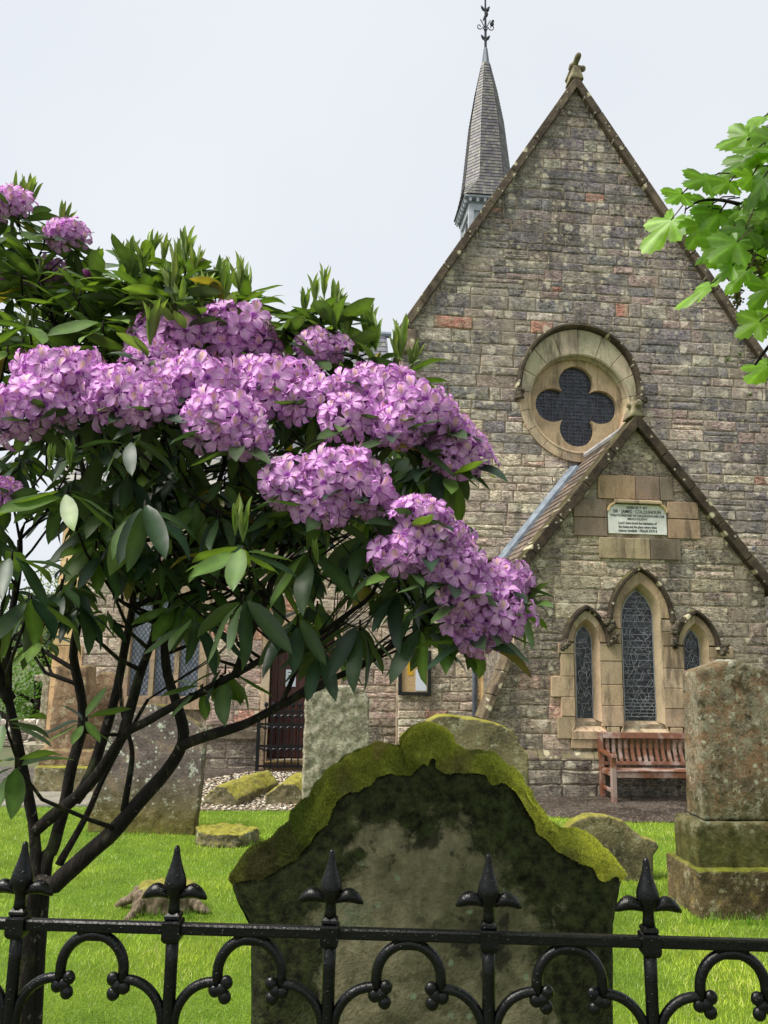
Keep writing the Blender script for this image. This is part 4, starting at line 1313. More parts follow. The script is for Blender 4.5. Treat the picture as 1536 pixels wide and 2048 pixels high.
fb.ball(F(13, 47), .09, 8, 6, sq=(.9, .5, 1.2)).ball(F(15, 41), .05, 8, 6).ball(F(0, 60), .06, 8, 6).ball(F(0, 82), .055, 8, 6)
fb.build('finial_bird', 'distant_iron', fin_o)

# ------------------------------------------------------------------ things on and by the church wall
nbd = thing('notice_board', 'black framed notice board with papers on the church wall under the rhododendron', 'notice board', CH_O, world_space=False)
nbd.rotation_euler = (0, 0, PSI)
u0, z1 = chl(797, 1300, NAVE_V - .05); u1, z0 = chl(861, 1391, NAVE_V - .05)
vf = NAVE_V - .045
MB().box(u0 + .04, u1 - .04, vf - .03, vf, z0 + .04, z1 - .04).build('cork_panel', 'cork', nbd)
for nm, bx_ in (('frame', (u0, u1, z0, z0 + .06)), ('frame', (u0, u1, z1 - .06, z1)), ('frame', (u0, u0 + .06, z0 + .062, z1 - .062)), ('frame', (u1 - .06, u1, z0 + .062, z1 - .062))):
    mod_bevel(MB().box(bx_[0], bx_[1], vf - .075, vf + .003, bx_[2], bx_[3]).build(nm, 'black_paint', nbd), .006, 1)
m = (u0 + u1) / 2
MB().box(m + .02, u1 - .075, vf - .036, vf - .0305, z0 + .08, z0 + .44).build('paper_notice', 'paper', nbd)
MB().box(u0 + .16, m - .03, vf - .036, vf - .0305, z0 + .34, z0 + .6).build('paper_notice', 'yellow_paper', nbd)
dp = thing('downpipe', 'blue grey rainwater downpipe on the church wall left of the porch', 'downpipe', CH_O, world_space=False)
dp.rotation_euler = (0, 0, PSI)
pu = chl(950, 1400, NAVE_V - .1)[0]
MB().tube([(pu, NAVE_V - .1, 0), (pu, NAVE_V - .1, 2.35), (pu + .1, NAVE_V - .12, 2.6), (pu + .25, NAVE_V - .14, 2.8)], .048, 12).build('pipe', 'pipe_paint', dp, True)
for z in (.5, 1.9): MB().tube([(pu, NAVE_V - .1, z - .03), (pu, NAVE_V - .1, z + .03)], .06, 12).build('pipe_collar', 'pipe_paint', dp, True)

# bench
bn = thing('bench', 'red brown slatted wooden bench in front of the porch', 'bench', chw(-.66, -.6, 0), world_space=False)
bn.rotation_euler = (0, 0, PSI + rad(-1.0))
BL, BD = 1.75, .56
def bw(name, *a):
    o = MB().box(*a).build(name, 'bench_wood', bn); mod_bevel(o, .006, 1); return o
for x in (0, BL - .07):
    bw('leg', x, x + .07, -.03, .05, 0, .60)
    b = MB(); b.prism([(BD - .14, 0), (BD - .06, 0), (BD - .05, .42), (BD + .03, .90), (BD - .05, .90), (BD - .13, .42)], x, x + .07, fn=lambda a, d, z: (d, a, z)); mod_bevel(b.build('leg', 'bench_wood', bn), .006, 1)
    b = MB(); b.prism([(-.06, .60), (-.05, .65), (.2, .645), (BD - .08, .67), (BD - .08, .63), (.2, .605)], x - .005, x + .075, fn=lambda a, d, z: (d, a, z)); mod_bevel(b.build('armrest', 'bench_wood', bn), .008, 2)
    bw('side_rail', x + .01, x + .06, .05, BD - .14, .34, .40); bw('side_rail', x + .015, x + .055, .05, BD - .14, .12, .17)
bw('seat_rail', .072, BL - .072, -.02, .015, .33, .41)
for i in range(6):
    y = -.03 + i * .082
    bw('seat_slat', .03 if i > 1 else .075, BL - (.03 if i > 1 else .075), y, y + .062, .412 - .004 * i, .434 - .004 * i)
b = MB(); b.prism([(BD - .10, .82), (BD - .04, .82), (BD - .02, .905), (BD - .08, .905)], .072, BL - .072, fn=lambda a, d, z: (d, a, z)); mod_bevel(b.build('top_rail', 'bench_wood', bn), .008, 2)
b = MB(); b.prism([(BD - .155, .45), (BD - .11, .45), (BD - .10, .50), (BD - .145, .50)], .072, BL - .072, fn=lambda a, d, z: (d, a, z)); mod_bevel(b.build('back_rail', 'bench_wood', bn), .006, 1)
ns = 17
for i in range(ns):
    x = .11 + (BL - .22 - .05) * i / (ns - 1)
    b = MB()
    pts = [(BD - .135 + .07 * t + .035 * math.sin(math.pi * t), .50 + .32 * t) for t in (0, .25, .5, .75, 1)]
    vs = []
    for y, z in pts: vs += [(x, y - .01, z), (x + .05, y - .01, z), (x + .05, y + .01, z), (x, y + .01, z)]
    fs = [(0, 3, 2, 1), (16, 17, 18, 19)] + [(4 * k + i_, 4 * k + (i_ + 1) % 4, 4 * k + 4 + (i_ + 1) % 4, 4 * k + 4 + i_) for k in range(4) for i_ in range(4)]
    b.add(vs, fs).build('back_slat', 'bench_wood', bn)
# ------------------------------------------------------------------ iron railing along the front
ZR = at(760, 1868, 1.36).z
FA, FB = ground(0, 1846, ZR), ground(1536, 1890, ZR)
FE = (FB - FA).normalized(); FN = Vector((-FE.y, FE.x, 0))
def f_s(x): 
    y = 1846 + 44 * x / 1536
    return (ground(x, y, ZR) - FA).dot(FE)
s1, s2 = f_s(346), f_s(1299)
SPC = (s2 - s1) / 3
PXM = SPC / 318.0                      # metres per measured pixel on the railing
fence = thing('iron_fence', 'black cast iron railing with spear finials and trefoil scrolls across the foreground', 'fence', FA + Vector((0, 0, -ZR)))
def fw(s, d, z): return FA + FE * s + FN * d + Vector((0, 0, z))
K0, K1 = -7, 11
posts = [s1 + SPC * k for k in range(K0, K1)]
b = MB()
rl, rh = posts[0] - .02, posts[-1] + .02
prof = [(-9, -10), (9, -10), (10.5, -7), (10.5, 7), (7, 10), (-7, 10), (-10.5, 7), (-10.5, -7)]
vs = [fw(s, a * PXM, c * PXM) for s in (rl, rh) for a, c in prof]
b.add(vs, [(i, (i + 1) % 8, 8 + (i + 1) % 8, 8 + i) for i in range(8)] + [tuple(range(8)), tuple(range(15, 7, -1))])
b.build('top_rail', 'iron', fence)
b = MB(); b.add([fw(s, a, c - ZR + .16) for s in (rl, rh) for a, c in ((-.012, -.012), (.012, -.012), (.012, .012), (-.012, .012))], [(0, 1, 5, 4), (1, 2, 6, 5), (2, 3, 7, 6), (3, 0, 4, 7)]); b.build('bottom_rail', 'iron', fence)
def iron_post_meshes():
    out = {}
    P = lambda x, y, z: Vector((x * PXM, y * PXM, z * PXM))
    b = MB(); b.tube([P(0, 0, -ZR / PXM), P(0, 0, -70), P(0, 0, -12)], [13.5 * PXM, 13 * PXM, 13.5 * PXM], 8)
    out['post'] = b
    b = MB()
    b.lathe([(18, -26), (24, -21), (26, -15), (26, 13), (24, 16), (18, 18), (22, 21), (21, 26), (14, 31)], (0, 0, 0), 4, fn=lambda x, y, z: P((x + y) * .7071, (y - x) * .7071, z))
    out['collar'] = b
    b = MB()
    b.lathe([(13, 28), (11.5, 42), (11, 54), (14, 60), (19, 69), (22.5, 80), (22.5, 88), (19.5, 100), (14.5, 114), (10, 128), (7, 142), (6.5, 149), (5, 155), (2, 158)], (0, 0, 0), 14, fn=lambda x, y, z: P(x, y, z))
    out['finial'] = b
    for s in (-1, 1):
        b = MB()
        out['finial_leaf%d' % s] = b
        n = 10; m = 9
        vs = []; fs = []
        for i in range(m):
            t = i / (m - 1)
            cx = s * (6 + 60 * t); cz = 55 + 17 * math.sin(math.pi * min(1, t * .8 + .1)) - 4 * t
            w = (4 + 11 * math.sin(math.pi * min(1, t ** .8)) ** .8) if t < 1 else 2.5
            if i == m - 1: w = 2.6
            for k in range(n):
                a = 2 * math.pi * k / n
                rr = w * (1 + .10 * math.cos(4 * a))
                vs.append(P(cx + rr * .25 * math.sin(a) * s, rr * .95 * math.cos(a), cz + rr * math.sin(a) * (1.0 if math.sin(a) > 0 else .8)))
        for i in range(m - 1):
            for k in range(n): fs.append((i * n + k, i * n + (k + 1) % n, (i + 1) * n + (k + 1) % n, (i + 1) * n + k))
        fs.append(tuple(range(n))); fs.append(tuple((m - 1) * n + k for k in range(n)))
        b.add(vs, fs)
        # raised rib over each leaf
        b.tube([P(s * (8 + 50 * t), -9 * math.sin(math.pi * min(1, t + .15)), 62 + 16 * math.sin(math.pi * min(1, t * .8 + .12)) - 4 * t) for t in (0, .2, .4, .6, .8)], [2.5 * PXM] * 5, 5)
    return out
pm = iron_post_meshes()
pmesh = {}
for nm, b in pm.items():
    o = b.build(nm.rstrip('-1'), 'iron', None, nm != 'collar'); pmesh[nm] = o.data; bpy.data.objects.remove(o)
FM = Matrix((FE, FN, Vector((0, 0, 1)))).transposed().to_4x4()
for i, s in enumerate(posts):
    rot = Matrix.Rotation(U(-.01, .01), 4, 'Y')
    par = None
    for nm in ('post', 'collar', 'finial', 'finial_leaf-1', 'finial_leaf1'):
        o = link(nm.rstrip('-1'), pmesh[nm], fence)
        o.matrix_basis = Matrix.Translation(fw(s, 0, 0)) @ FM @ rot
def scroll_mesh():
    b = MB(); P = lambda x, z, y=0: Vector((x * PXM, y * PXM, z * PXM))
    cx, cz, R = 159, -80, 64
    pts = [P(cx - R, cz - 22)] + [P(cx - R * math.cos(a), cz + R * math.sin(a)) for a in [math.pi * i / 20 for i in range(21)]] + [P(cx + R, cz - 22)]
    b.tube(pts, 11 * PXM, 8, flat=1.0)
    b.add([P(cx - 34, -10, y) for y in (-9, 9)] + [P(cx + 34, -10, y) for y in (-9, 9)] + [P(cx + 24, -26, y) for y in (-9, 9)] + [P(cx - 24, -26, y) for y in (-9, 9)], [(0, 2, 4, 6), (1, 7, 5, 3), (0, 6, 7, 1), (2, 3, 5, 4)])
    out = [('arch', b)]
    for s in (-1, 1):
        b = MB(); out.append(('scroll', b))
        X = lambda x: x if s < 0 else 318 - x
        b.tube([P(X(92), -97)] + [P(X(88 - 76 * math.sin(t)), -178 + 80 * math.cos(t)) for t in [math.pi / 2 * i / 10 for i in range(11)]] + [P(X(10), -260)], 10 * PXM, 8)
    for s in (-1, 1):
        d = MB(); out.append(('trefoil', d))
        X = lambda x: x if s < 0 else 318 - x
        for (x, z, r) in ((114, -97, 13.5), (92, -112, 13.5), (112, -124, 13.5), (104, -110, 14)):
            d.ball(P(X(x), z, -3), r * PXM, 10, 8, sq=(1, .7, 1))
    return out
sc = scroll_mesh()
smesh = []
for nm, b in sc:
    o = b.build(nm, 'iron', None, True); smesh.append((nm, o.data)); bpy.data.objects.remove(o)
for s in posts[:-1]:
    for nm, me in smesh:
        o = link(nm, me, fence)
        o.matrix_basis = Matrix.Translation(fw(s, 0, 0)) @ FM

# ------------------------------------------------------------------ small iron gate before the wing door
gate = thing('iron_gate', 'black iron gate with scrollwork before the red brown church door', 'gate', CH_O, world_space=False)
gate.rotation_euler = (0, 0, PSI)
gv = WV - .33
g0, gz0 = chl(514, 1530, gv); g1, gz1 = chl(640, 1412, gv)
gz0 = .05
for u in (g0, g1): MB().box(u - .03, u + .03, gv - .03, gv + .03, 0, gz1 - .22).build('gate_post', 'distant_iron', gate); MB().ball((u, gv, gz1 - .19), .05, 8, 6).build('post_cap', 'distant_iron', gate)
for z in (gz0 + .03, gz0 + .36, gz0 + .72, gz1 - .1): MB().box(g0 + .03, g1 - .03, gv - .015, gv + .015, z - .018, z + .018).build('gate_rail', 'distant_iron', gate)
nb_ = 9
for i in range(1, nb_):
    u = g0 + (g1 - g0) * i / nb_
    MB().box(u - .012, u + .012, gv - .012, gv + .012, gz0, gz1 - .02).build('bar', 'distant_iron', gate)
    MB().ball((u, gv, gz1 + .01), .035, 6, 5, sq=(1, .6, 1.4)).build('bar_tip', 'distant_iron', gate)
for z in (gz0 + .30, gz0 + .66, gz1 - .18):
    for i in range(nb_):
        c = g0 + (g1 - g0) * (i + .5) / nb_; R = (g1 - g0) / nb_ * .42
        MB().tube([(c + R * math.cos(a), gv, z - R * .6 + R * math.sin(a)) for a in [math.pi * k / 8 for k in range(9)]], .017, 5).build('gate_scroll', 'distant_iron', gate)

# ------------------------------------------------------------------ headstones
def px_out(L, Y): return [(at(x, y, Y).x, at(x, y, Y).z) for x, y in L]
# the big mossy one behind the railing
from mathutils.geometry import delaunay_2d_cdt
HY, HT = 1.80, .20
HS = thing('mossy_headstone', 'large dark headstone with scrolled shoulders and thick green moss on top', 'headstone', (at(850, 1900, HY).x, HY + HT / 2, 0))
left = [(497, 2100), (496, 1900), (490, 1856), (470, 1815), (460, 1785), (459, 1760), (470, 1748), (520, 1738), (566, 1715), (604, 1680), (632, 1636), (660, 1594), (700, 1564), (740, 1543), (775, 1532), (804, 1530)]
mid = [(815, 1534), (824, 1516), (838, 1504), (857, 1499), (876, 1504), (890, 1517), (899, 1534)]
right = [(912, 1530), (960, 1532), (1000, 1544), (1040, 1572), (1072, 1622), (1100, 1664), (1130, 1692), (1170, 1712), (1215, 1728), (1246, 1742), (1252, 1765), (1246, 1800), (1238, 1840), (1235, 1900), (1236, 2100)]
def smooth_line(L, k=4):
    o = []
    for i in range(len(L) - 1):
        p0, p1, p2, p3 = (Vector(L[max(0, i - 1)]), Vector(L[i]), Vector(L[i + 1]), Vector(L[min(len(L) - 1, i + 2)]))
        for j in range(k):
            t = j / k
            o.append(tuple(.5 * ((2 * p1) + (p2 - p0) * t + (2 * p0 - 5 * p1 + 4 * p2 - p3) * t * t + (3 * p1 - p0 - 3 * p2 + p3) * t ** 3)))
    o.append(L[-1]); return o
outl = px_out(smooth_line(left, 4) + smooth_line(mid, 4) + smooth_line(right, 4), HY)
outl = [(outl[0][0] - .0, 0.0)] + outl + [(outl[-1][0], 0.0)]
P = [Vector(p) for p in outl]
A = np.array(outl)
def dist_to_edge(pts):
    d = np.full(len(pts), 9.0)
    for i in range(len(A) - 1):
        a, c = A[i], A[i + 1]
        ab = c - a; L2 = (ab ** 2).sum() + 1e-12
        t = np.clip(((pts - a) @ ab) / L2, 0, 1)
        d = np.minimum(d, np.hypot(*(pts - a - t[:, None] * ab).T))
    return d
gx = np.arange(A[:, 0].min(), A[:, 0].max(), .0125); gz = np.arange(1.0, A[:, 1].max(), .0125)
G = np.array([(x + (j % 2) * .006, z) for j, z in enumerate(gz) for x in gx])
G = G[[inpoly(x, z, outl) for x, z in G]]
G = G[dist_to_edge(G) > .007]
pts = [Vector(p) for p in outl] + [Vector((float(x), float(z))) for x, z in G]
n0 = len(outl)
res = delaunay_2d_cdt(pts, [], [list(range(n0))], 1, 1e-6)
V2 = np.array([(p.x, p.y) for p in res[0]]); tris = res[2]
d = dist_to_edge(V2)
Vy = np.array([HY + .035 * max(0, 1 - dd / .035) ** 2 - .010 * noise.noise(Vector((x * 5, z * 5, 1))) - .006 * noise.noise(Vector((x * 17, z * 17, 5))) - .003 * noise.noise(Vector((x * 45, z * 45, 9))) for (x, z), dd in zip(V2, d)])
edge_mix = np.clip(1 - d / .21, 0, 1) * .85 + np.clip((np.abs(V2[:, 0] - .12) - .20) / .2, 0, 1) * .35  # weight of the green-black tone, stronger near the outline and outer sides
b = MB()
b.v = [(x, y, z) for (x, z), y in zip(V2, Vy)]; b.c = [(float(a), 0, 0) for a in edge_mix]
b.f = [tuple(t) for t in tris]
n = len(b.v)
# sides and back
ring_y = [HY + .035, HY + .10, HY + HT - .02, HY + HT]
vs = []; 
for yy in ring_y: vs += [(x, yy + U(-.003, .003), z) for x, z in outl]
fs = []
for r in range(3):
    for i in range(n0 - 1): fs.append((r * n0 + i, r * n0 + i + 1, (r + 1) * n0 + i + 1, (r + 1) * n0 + i))
fs.append(tuple(3 * n0 + i for i in range(n0)))
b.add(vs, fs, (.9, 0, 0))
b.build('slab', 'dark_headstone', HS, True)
# moss cushion: follows the top edge from shoulder to shoulder
i0 = min(range(n0), key=lambda i: abs(outl[i][0] - at(459, 1762, HY).x) + abs(outl[i][1] - at(459, 1762, HY).z))
i1 = min(range(n0), key=lambda i: abs(outl[i][0] - at(1251, 1752, HY).x) + abs(outl[i][1] - at(1251, 1752, HY).z))
top = outl[i0:i1 + 1]
cl = [0]
for p, q in zip(top, top[1:]): cl.append(cl[-1] + math.dist(p, q))
NSg, NT_ = 220, 18
line = []
for i in range(NSg + 1):
    s = cl[-1] * i / NSg
    k = max(j for j in range(len(cl)) if cl[j] <= s + 1e-9); k = min(k, len(top) - 2)
    t = (s - cl[k]) / max(1e-9, cl[k + 1] - cl[k])
    line.append(Vector((top[k][0] + (top[k + 1][0] - top[k][0]) * t, top[k][1] + (top[k + 1][1] - top[k][1]) * t)))
# smoothed normals
nrm = []
for i in range(NSg + 1):
    a, c = line[max(0, i - 5)], line[min(NSg, i + 5)]
    t = (c - a).normalized(); nn = Vector((-t.y, t.x))
    if nn.y < 0 and abs(nn.y) > .3: nn = -nn
    nrm.append(nn)
MV = []; MC = []
for i in range(NSg + 1):
    e = min(1, i / 10, (NSg - i) / 10)
    frac = i / NSg
    for j in range(NT_ + 1):
        t = max(0.0, (j - 1) / (NT_ - 1))
        p = line[i]; nn = nrm[i]
        xp = proj((p.x, HY, p.y))[0]
        big = float(np.interp(xp, [455, 490, 540, 600, 660, 710, 780, 812, 857, 902, 940, 985, 1045, 1100, 1150, 1215, 1255], [.012, .030, .034, .038, .042, .042, .040, .036, .046, .034, .040, .026, .012, .016, .022, .022, .010]))
        bare = sstep(.12, .3, noise.noise(Vector((p.x * 8 + 3, t * 1.2, p.y * 8))))
        big = max(.004, .85 * (1 - .6 * bare) * big * (1 + .5 * noise.noise(Vector((p.x * 9, 0, p.y * 9)))) + .008 * noise.noise(Vector((p.x * 24, t * 2, p.y * 24))))
        h = e * (big * math.sin(math.pi * min(1, (t * .95) ** .85)) ** .75 + .013 * noise.noise(Vector((p.x * 22, t * 5, p.y * 22))) + .007 * noise.noise(Vector((p.x * 60, t * 14, p.y * 60))))
        h = max(h, -.004)
        front = -.003 if j == 0 else -.006 * (1 - t) ** 6
        yy = HY + front + .008 * noise.noise(Vector((p.x * 30, p.y * 30, 7))) * (1 - t) + t * (HT + .02)
        drop = -.016 - .03 * max(0, noise.noise(Vector((p.x * 26, 2, p.y * 26)))) if j == 0 else 0.0
        if j == 0: h = 0
        MV.append((p.x + nn.x * (h + drop), yy, p.y + nn.y * (h + drop)))
        q = noise.noise(Vector((p.x * 7, t * 2.0, p.y * 7 + 4)))
        lit = sstep(.30, .62, frac)  # light painted into the moss colour: left half in the bush's shade, right paler
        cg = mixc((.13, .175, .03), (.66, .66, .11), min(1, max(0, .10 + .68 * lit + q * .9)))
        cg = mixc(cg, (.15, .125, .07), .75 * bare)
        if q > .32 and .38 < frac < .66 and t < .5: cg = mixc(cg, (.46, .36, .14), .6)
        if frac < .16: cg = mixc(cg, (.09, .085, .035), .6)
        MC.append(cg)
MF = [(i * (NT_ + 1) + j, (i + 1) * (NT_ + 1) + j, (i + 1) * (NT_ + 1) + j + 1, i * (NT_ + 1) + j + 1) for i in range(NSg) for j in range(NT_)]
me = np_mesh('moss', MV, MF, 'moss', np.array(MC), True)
moss_o = link('moss', me, HS)
def fibres(V, F, C, n, lo, hi, wid, lean=.5, nb=None):
    V = np.asarray(V, dtype=float); F = np.asarray(F); C = np.asarray(C, dtype=float)
    a, b_, c = V[F[:, 0]], V[F[:, 1]], V[F[:, 2]]
    nr = np.cross(b_ - a, c - a); ar = np.linalg.norm(nr, axis=1) + 1e-12
    nr = nr / ar[:, None]
    idx = rng.choice(len(F), n, p=ar / ar.sum())
    w1 = rng.random(n); w2 = rng.random(n)
    p = a[idx] + (b_[idx] - a[idx]) * w1[:, None] + (V[F[idx, -1]] - a[idx]) * w2[:, None]
    nn = nr[idx]
    flip = nn[:, 2] < -.2
    nn[flip] *= -1
    d = nn + rng.normal(0, lean, (n, 3)); d /= np.linalg.norm(d, axis=1)[:, None]
    L = rng.uniform(lo, hi, n)
    s = np.cross(d, rng.normal(0, 1, (n, 3))); s /= np.linalg.norm(s, axis=1)[:, None] + 1e-9
    w = wid * rng.uniform(.6, 1.4, n)
    VV = np.empty((n, 3, 3)); VV[:, 0] = p - s * w[:, None]; VV[:, 1] = p + s * w[:, None]; VV[:, 2] = p + d * L[:, None]
    cc = C[F[idx, 0]] * rng.uniform(.5, 1.6, (n, 1))
    CC = np.repeat(cc[:, None, :], 3, 1); CC[:, 2] *= 1.3
    return VV.reshape(-1, 3), np.arange(n * 3).reshape(-1, 3), CC.reshape(-1, 3)
fv, ff, fc = fibres(MV, MF, MC, 120000, .0025, .0065, .0008, .6)
o = link('moss_fibres', np_mesh('moss_fibres', fv, ff, 'moss_fibre', fc), HS, kind='stuff')

def slab(name, label, L, Y, th, mat, yaw=0.0, voxel=.02, amp=.015, base=None, group=None, lean=0.0, size=.15, smooth=2, amp2=.0):
    pts = px_out(L, Y)
    cx = sum(p[0] for p in pts) / len(pts)
    o = MB().prism([(x - cx, z) for x, z in pts], 0, th).build(name, mat)
    o.location = (cx, Y, 0); o.rotation_euler = (lean, 0, yaw)
    weather(o, voxel, amp, size, smooth, amp2)
    return tag(o, label, 'headstone', group)
slab('scrolled_headstone', 'mossy scroll-topped headstone just behind the big dark mossy headstone',
     [(795, 1760), (797, 1490), (803, 1470), (822, 1460), (845, 1456), (856, 1440), (876, 1430), (900, 1430), (950, 1437), (995, 1446), (1024, 1460), (1042, 1480), (1040, 1492), (1056, 1504), (1062, 1524), (1060, 1560), (1062, 1780)], 6.2, .16, 'mossy_stone', rad(3))
slab('small_headstone', 'small low headstone with curved shoulders left of the tall lichened monument',
     [(1096, 1795), (1094, 1702), (1084, 1690), (1088, 1676), (1112, 1672), (1132, 1655), (1152, 1638), (1180, 1630), (1215, 1632), (1248, 1642), (1270, 1662), (1292, 1678), (1316, 1684), (1322, 1698), (1312, 1712), (1314, 1800)], 7.7, .14, 'mossy_stone', rad(5))
slab('rough_slab', 'upright pale grey rough textured stone slab beside the iron gate',
     [(603, 1630), (610, 1400), (618, 1380), (650, 1370), (700, 1371), (728, 1378), (738, 1400), (740, 1630)], 10.8, .2, 'grey_rough', rad(4), .025, .05, size=.12)
slab('leaning_slab', 'leaning dark slab speckled with white lichen, moss on its foot and top',
     [(166, 1690), (186, 1560), (205, 1462), (226, 1428), (256, 1413), (300, 1408), (345, 1411), (366, 1430), (396, 1446), (412, 1468), (404, 1560), (388, 1690)], 9.27, .14, 'purple_slab', rad(-3), .022, .02)
# tall monument on the right, three tiers
MNX = thing('stone_monument', 'tall pointed lichen-covered monument on a mossy plinth at the right edge', 'monument', ground(1460, 1838), world_space=True)
YM = ground(1380, 1841).y
my = rad(4.0)
EU = Vector((math.cos(my), math.sin(my), 0)); EV = Vector((-math.sin(my), math.cos(my), 0))
c0 = ground(1380, 1841)
zb_ = at(1380, 1741, YM).z; zp_ = at(1388, 1645, YM + .1).z; zs_ = at(1388, 1345, YM + .14).z; za_ = at(1466, 1318, YM + .14).z
bw_, bd_ = 0.96, .62
xs = at(1391, 1500, YM + .14).x - c0.x
c0 = c0 + Vector((.09, 0, 0))
def mw(u, v, z): return c0 + EU * u + EV * v + Vector((0, 0, z))
def mtier(name, outline, v0, v1, mat, amp):
    b = MB(); b.prism(outline, v0, v1, fn=lambda a, d, z: mw(a, d, z))
    weather(b.build(name, mat, MNX), .016, amp, .12, 1, .008)
mid_ = bw_ / 2
mtier('base', [(0, -.05), (bw_, -.05), (bw_, zb_), (0, zb_)], 0, bd_, 'monument_base', .02)
mtier('plinth', [(.035, zb_ - .02), (bw_ - .035, zb_ - .02), (bw_ - .035, zp_ - .05), (bw_ - .06, zp_), (.06, zp_), (.035, zp_ - .05)], .10, bd_ - .1, 'lichen_monument', .015)
sw = .335
mtier('shaft', [(mid_ - sw - .015, zp_ + .003), (mid_ + sw + .015, zp_ + .003), (mid_ + sw, zs_), (mid_, za_), (mid_ - sw, zs_)], .15, bd_ - .15, 'lichen_monument', .012)
# brown stepped monument on the left
bmn = thing('brown_monument', 'brown stepped gravestone on a mossy base at the left behind the stems', 'monument', ground(140, 1590))
YB = ground(140, 1590).y
def bt(name, x0, x1, y0, y1, dv, th, mat, tap=0):
    p, q = at(x0, y1, YB + dv), at(x1, y0, YB + dv)
    b = MB(); b.prism([(p.x, max(-.05, p.z)), (q.x, max(-.05, p.z)), (q.x - tap, q.z), (p.x + tap, q.z)], YB + dv, YB + dv + th)
    weather(b.build(name, mat, bmn), .025, .02, .15, 1, .01)
bt('base', 62, 205, 1535, 1600, 0, .7, 'mossy_stone'); bt('plinth', 74, 196, 1500, 1540, .1, .5, 'brown_monument'); bt('shaft', 92, 180, 1332, 1505, .15, .4, 'brown_monument', .04)
slab('rounded_headstone', 'round-topped brown headstone half hidden behind the leaning dark slab', [(176, 1580), (178, 1400), (184, 1362), (200, 1345), (222, 1345), (238, 1362), (244, 1400), (246, 1580)], 12.3, .15, 'brown_monument', rad(3), .025)
# coped grave stones and flat stones
def coped(label, xl, xr, yb, ridge, ln, yaw, grp):
    p, q = ground(xl, yb), ground(xr, yb)
    w = q.x - p.x; h = at((xl + xr) / 2, ridge, p.y).z
    b = MB(); b.prism([(-w / 2, -.05), (w / 2, -.05), (w / 2, h * .42), (w * .12, h), (-w * .12, h), (-w / 2, h * .42)], 0, ln)
    o = b.build('coped_grave_stone', 'mossy_stone'); o.location = ((p.x + q.x) / 2, p.y, 0); o.rotation_euler = (0, 0, yaw)
    weather(o, .022, .07, .25, 1, .025); tag(o, label, 'grave stone', grp)
coped('long coped grave stone with yellow moss right of the leaning dark slab', 402, 478, 1612, 1572, 1.5, rad(-14), 'coped stones on the gravel')
coped('shorter coped grave stone with yellow moss left of the rough slab', 528, 622, 1610, 1566, 1.0, rad(-6), 'coped stones on the gravel')
p = ground(445, 1692)
b = MB(); L = []
for i in range(22):
    a = 2 * math.pi * i / 22; r = 1 + .16 * noise.noise(Vector((math.cos(a) * 1.7, math.sin(a) * 1.7, 3)))
    L.append((.33 * r * math.cos(a) * U(.9, 1.1), .26 * r * math.sin(a) * U(.9, 1.1)))
b.prism(L, 0, .13, fn=lambda a, d, z: (a, z, d))
o = b.build('flat_mossy_stone', 'mossy_stone'); o.location = (p.x, p.y + .2, 0); weather(o, .016, .09, .16, 1, .03); tag(o, 'low flat stone capped with yellow moss lying on the lawn', 'stone')
p0 = ground(100, 1603)
b = MB(); b.box(-.95, .95, -.4, .5, -.05, .05); o = b.build('ledger_slab', 'ledger_stone'); o.location = (p0.x, p0.y, 0); o.rotation_euler = (0, 0, rad(8)); weather(o, .03, .015, .2, 1); tag(o, 'flat pale grey ledger slab in the grass at the left', 'ledger stone')
# rotting stump with roots and moss
stp = thing('tree_stump', 'rotten mossy tree stump with spreading roots on the lawn', 'tree stump', ground(325, 1825))
sl = stp.location
STS = .82
def stump_tube(name, pts, r, mat, amp=.03):
    b = MB(); b.tube([sl + Vector(q) * STS for q in pts], [x * STS for x in r], 10); weather(b.build(name, mat, stp), .012, amp, .06, 1, .012)
b = MB()
L = []
for i in range(20):
    a = 2 * math.pi * i / 20; r = 1 + .25 * noise.noise(Vector((math.cos(a) * 1.6, math.sin(a) * 1.6, 8)))
    L.append((STS * (.33 * r * math.cos(a) - .02), STS * (.22 * r * math.sin(a) + .12)))
b.prism(L, 0, .145, fn=lambda a, d, z: (sl.x + a, sl.y + z, d)); weather(b.build('stump', 'stump_wood', stp), .014, .06, .09, 1, .02)
stump_tube('root', [(-.16, .0, .15), (-.2, -.12, .08), (-.26, -.24, .0)], [.06, .05, .03], 'stump_wood'); stump_tube('root', [(.2, .05, .12), (.34, .0, .06), (.46, -.04, .01)], [.06, .05, .025], 'stump_wood')
stump_tube('root', [(-.28, .1, .12), (-.42, .12, .05), (-.5, .16, .0)], [.05, .04, .02], 'stump_wood')
b = MB((.30, .27, .04)); b.prism([(x * .9, z * .9) for x, z in L], .13, .18, fn=lambda a, d, z: (sl.x + a, sl.y + z, d)); weather(b.build('moss', 'mossy_stone', stp), .014, .06, .08, 2, .02)

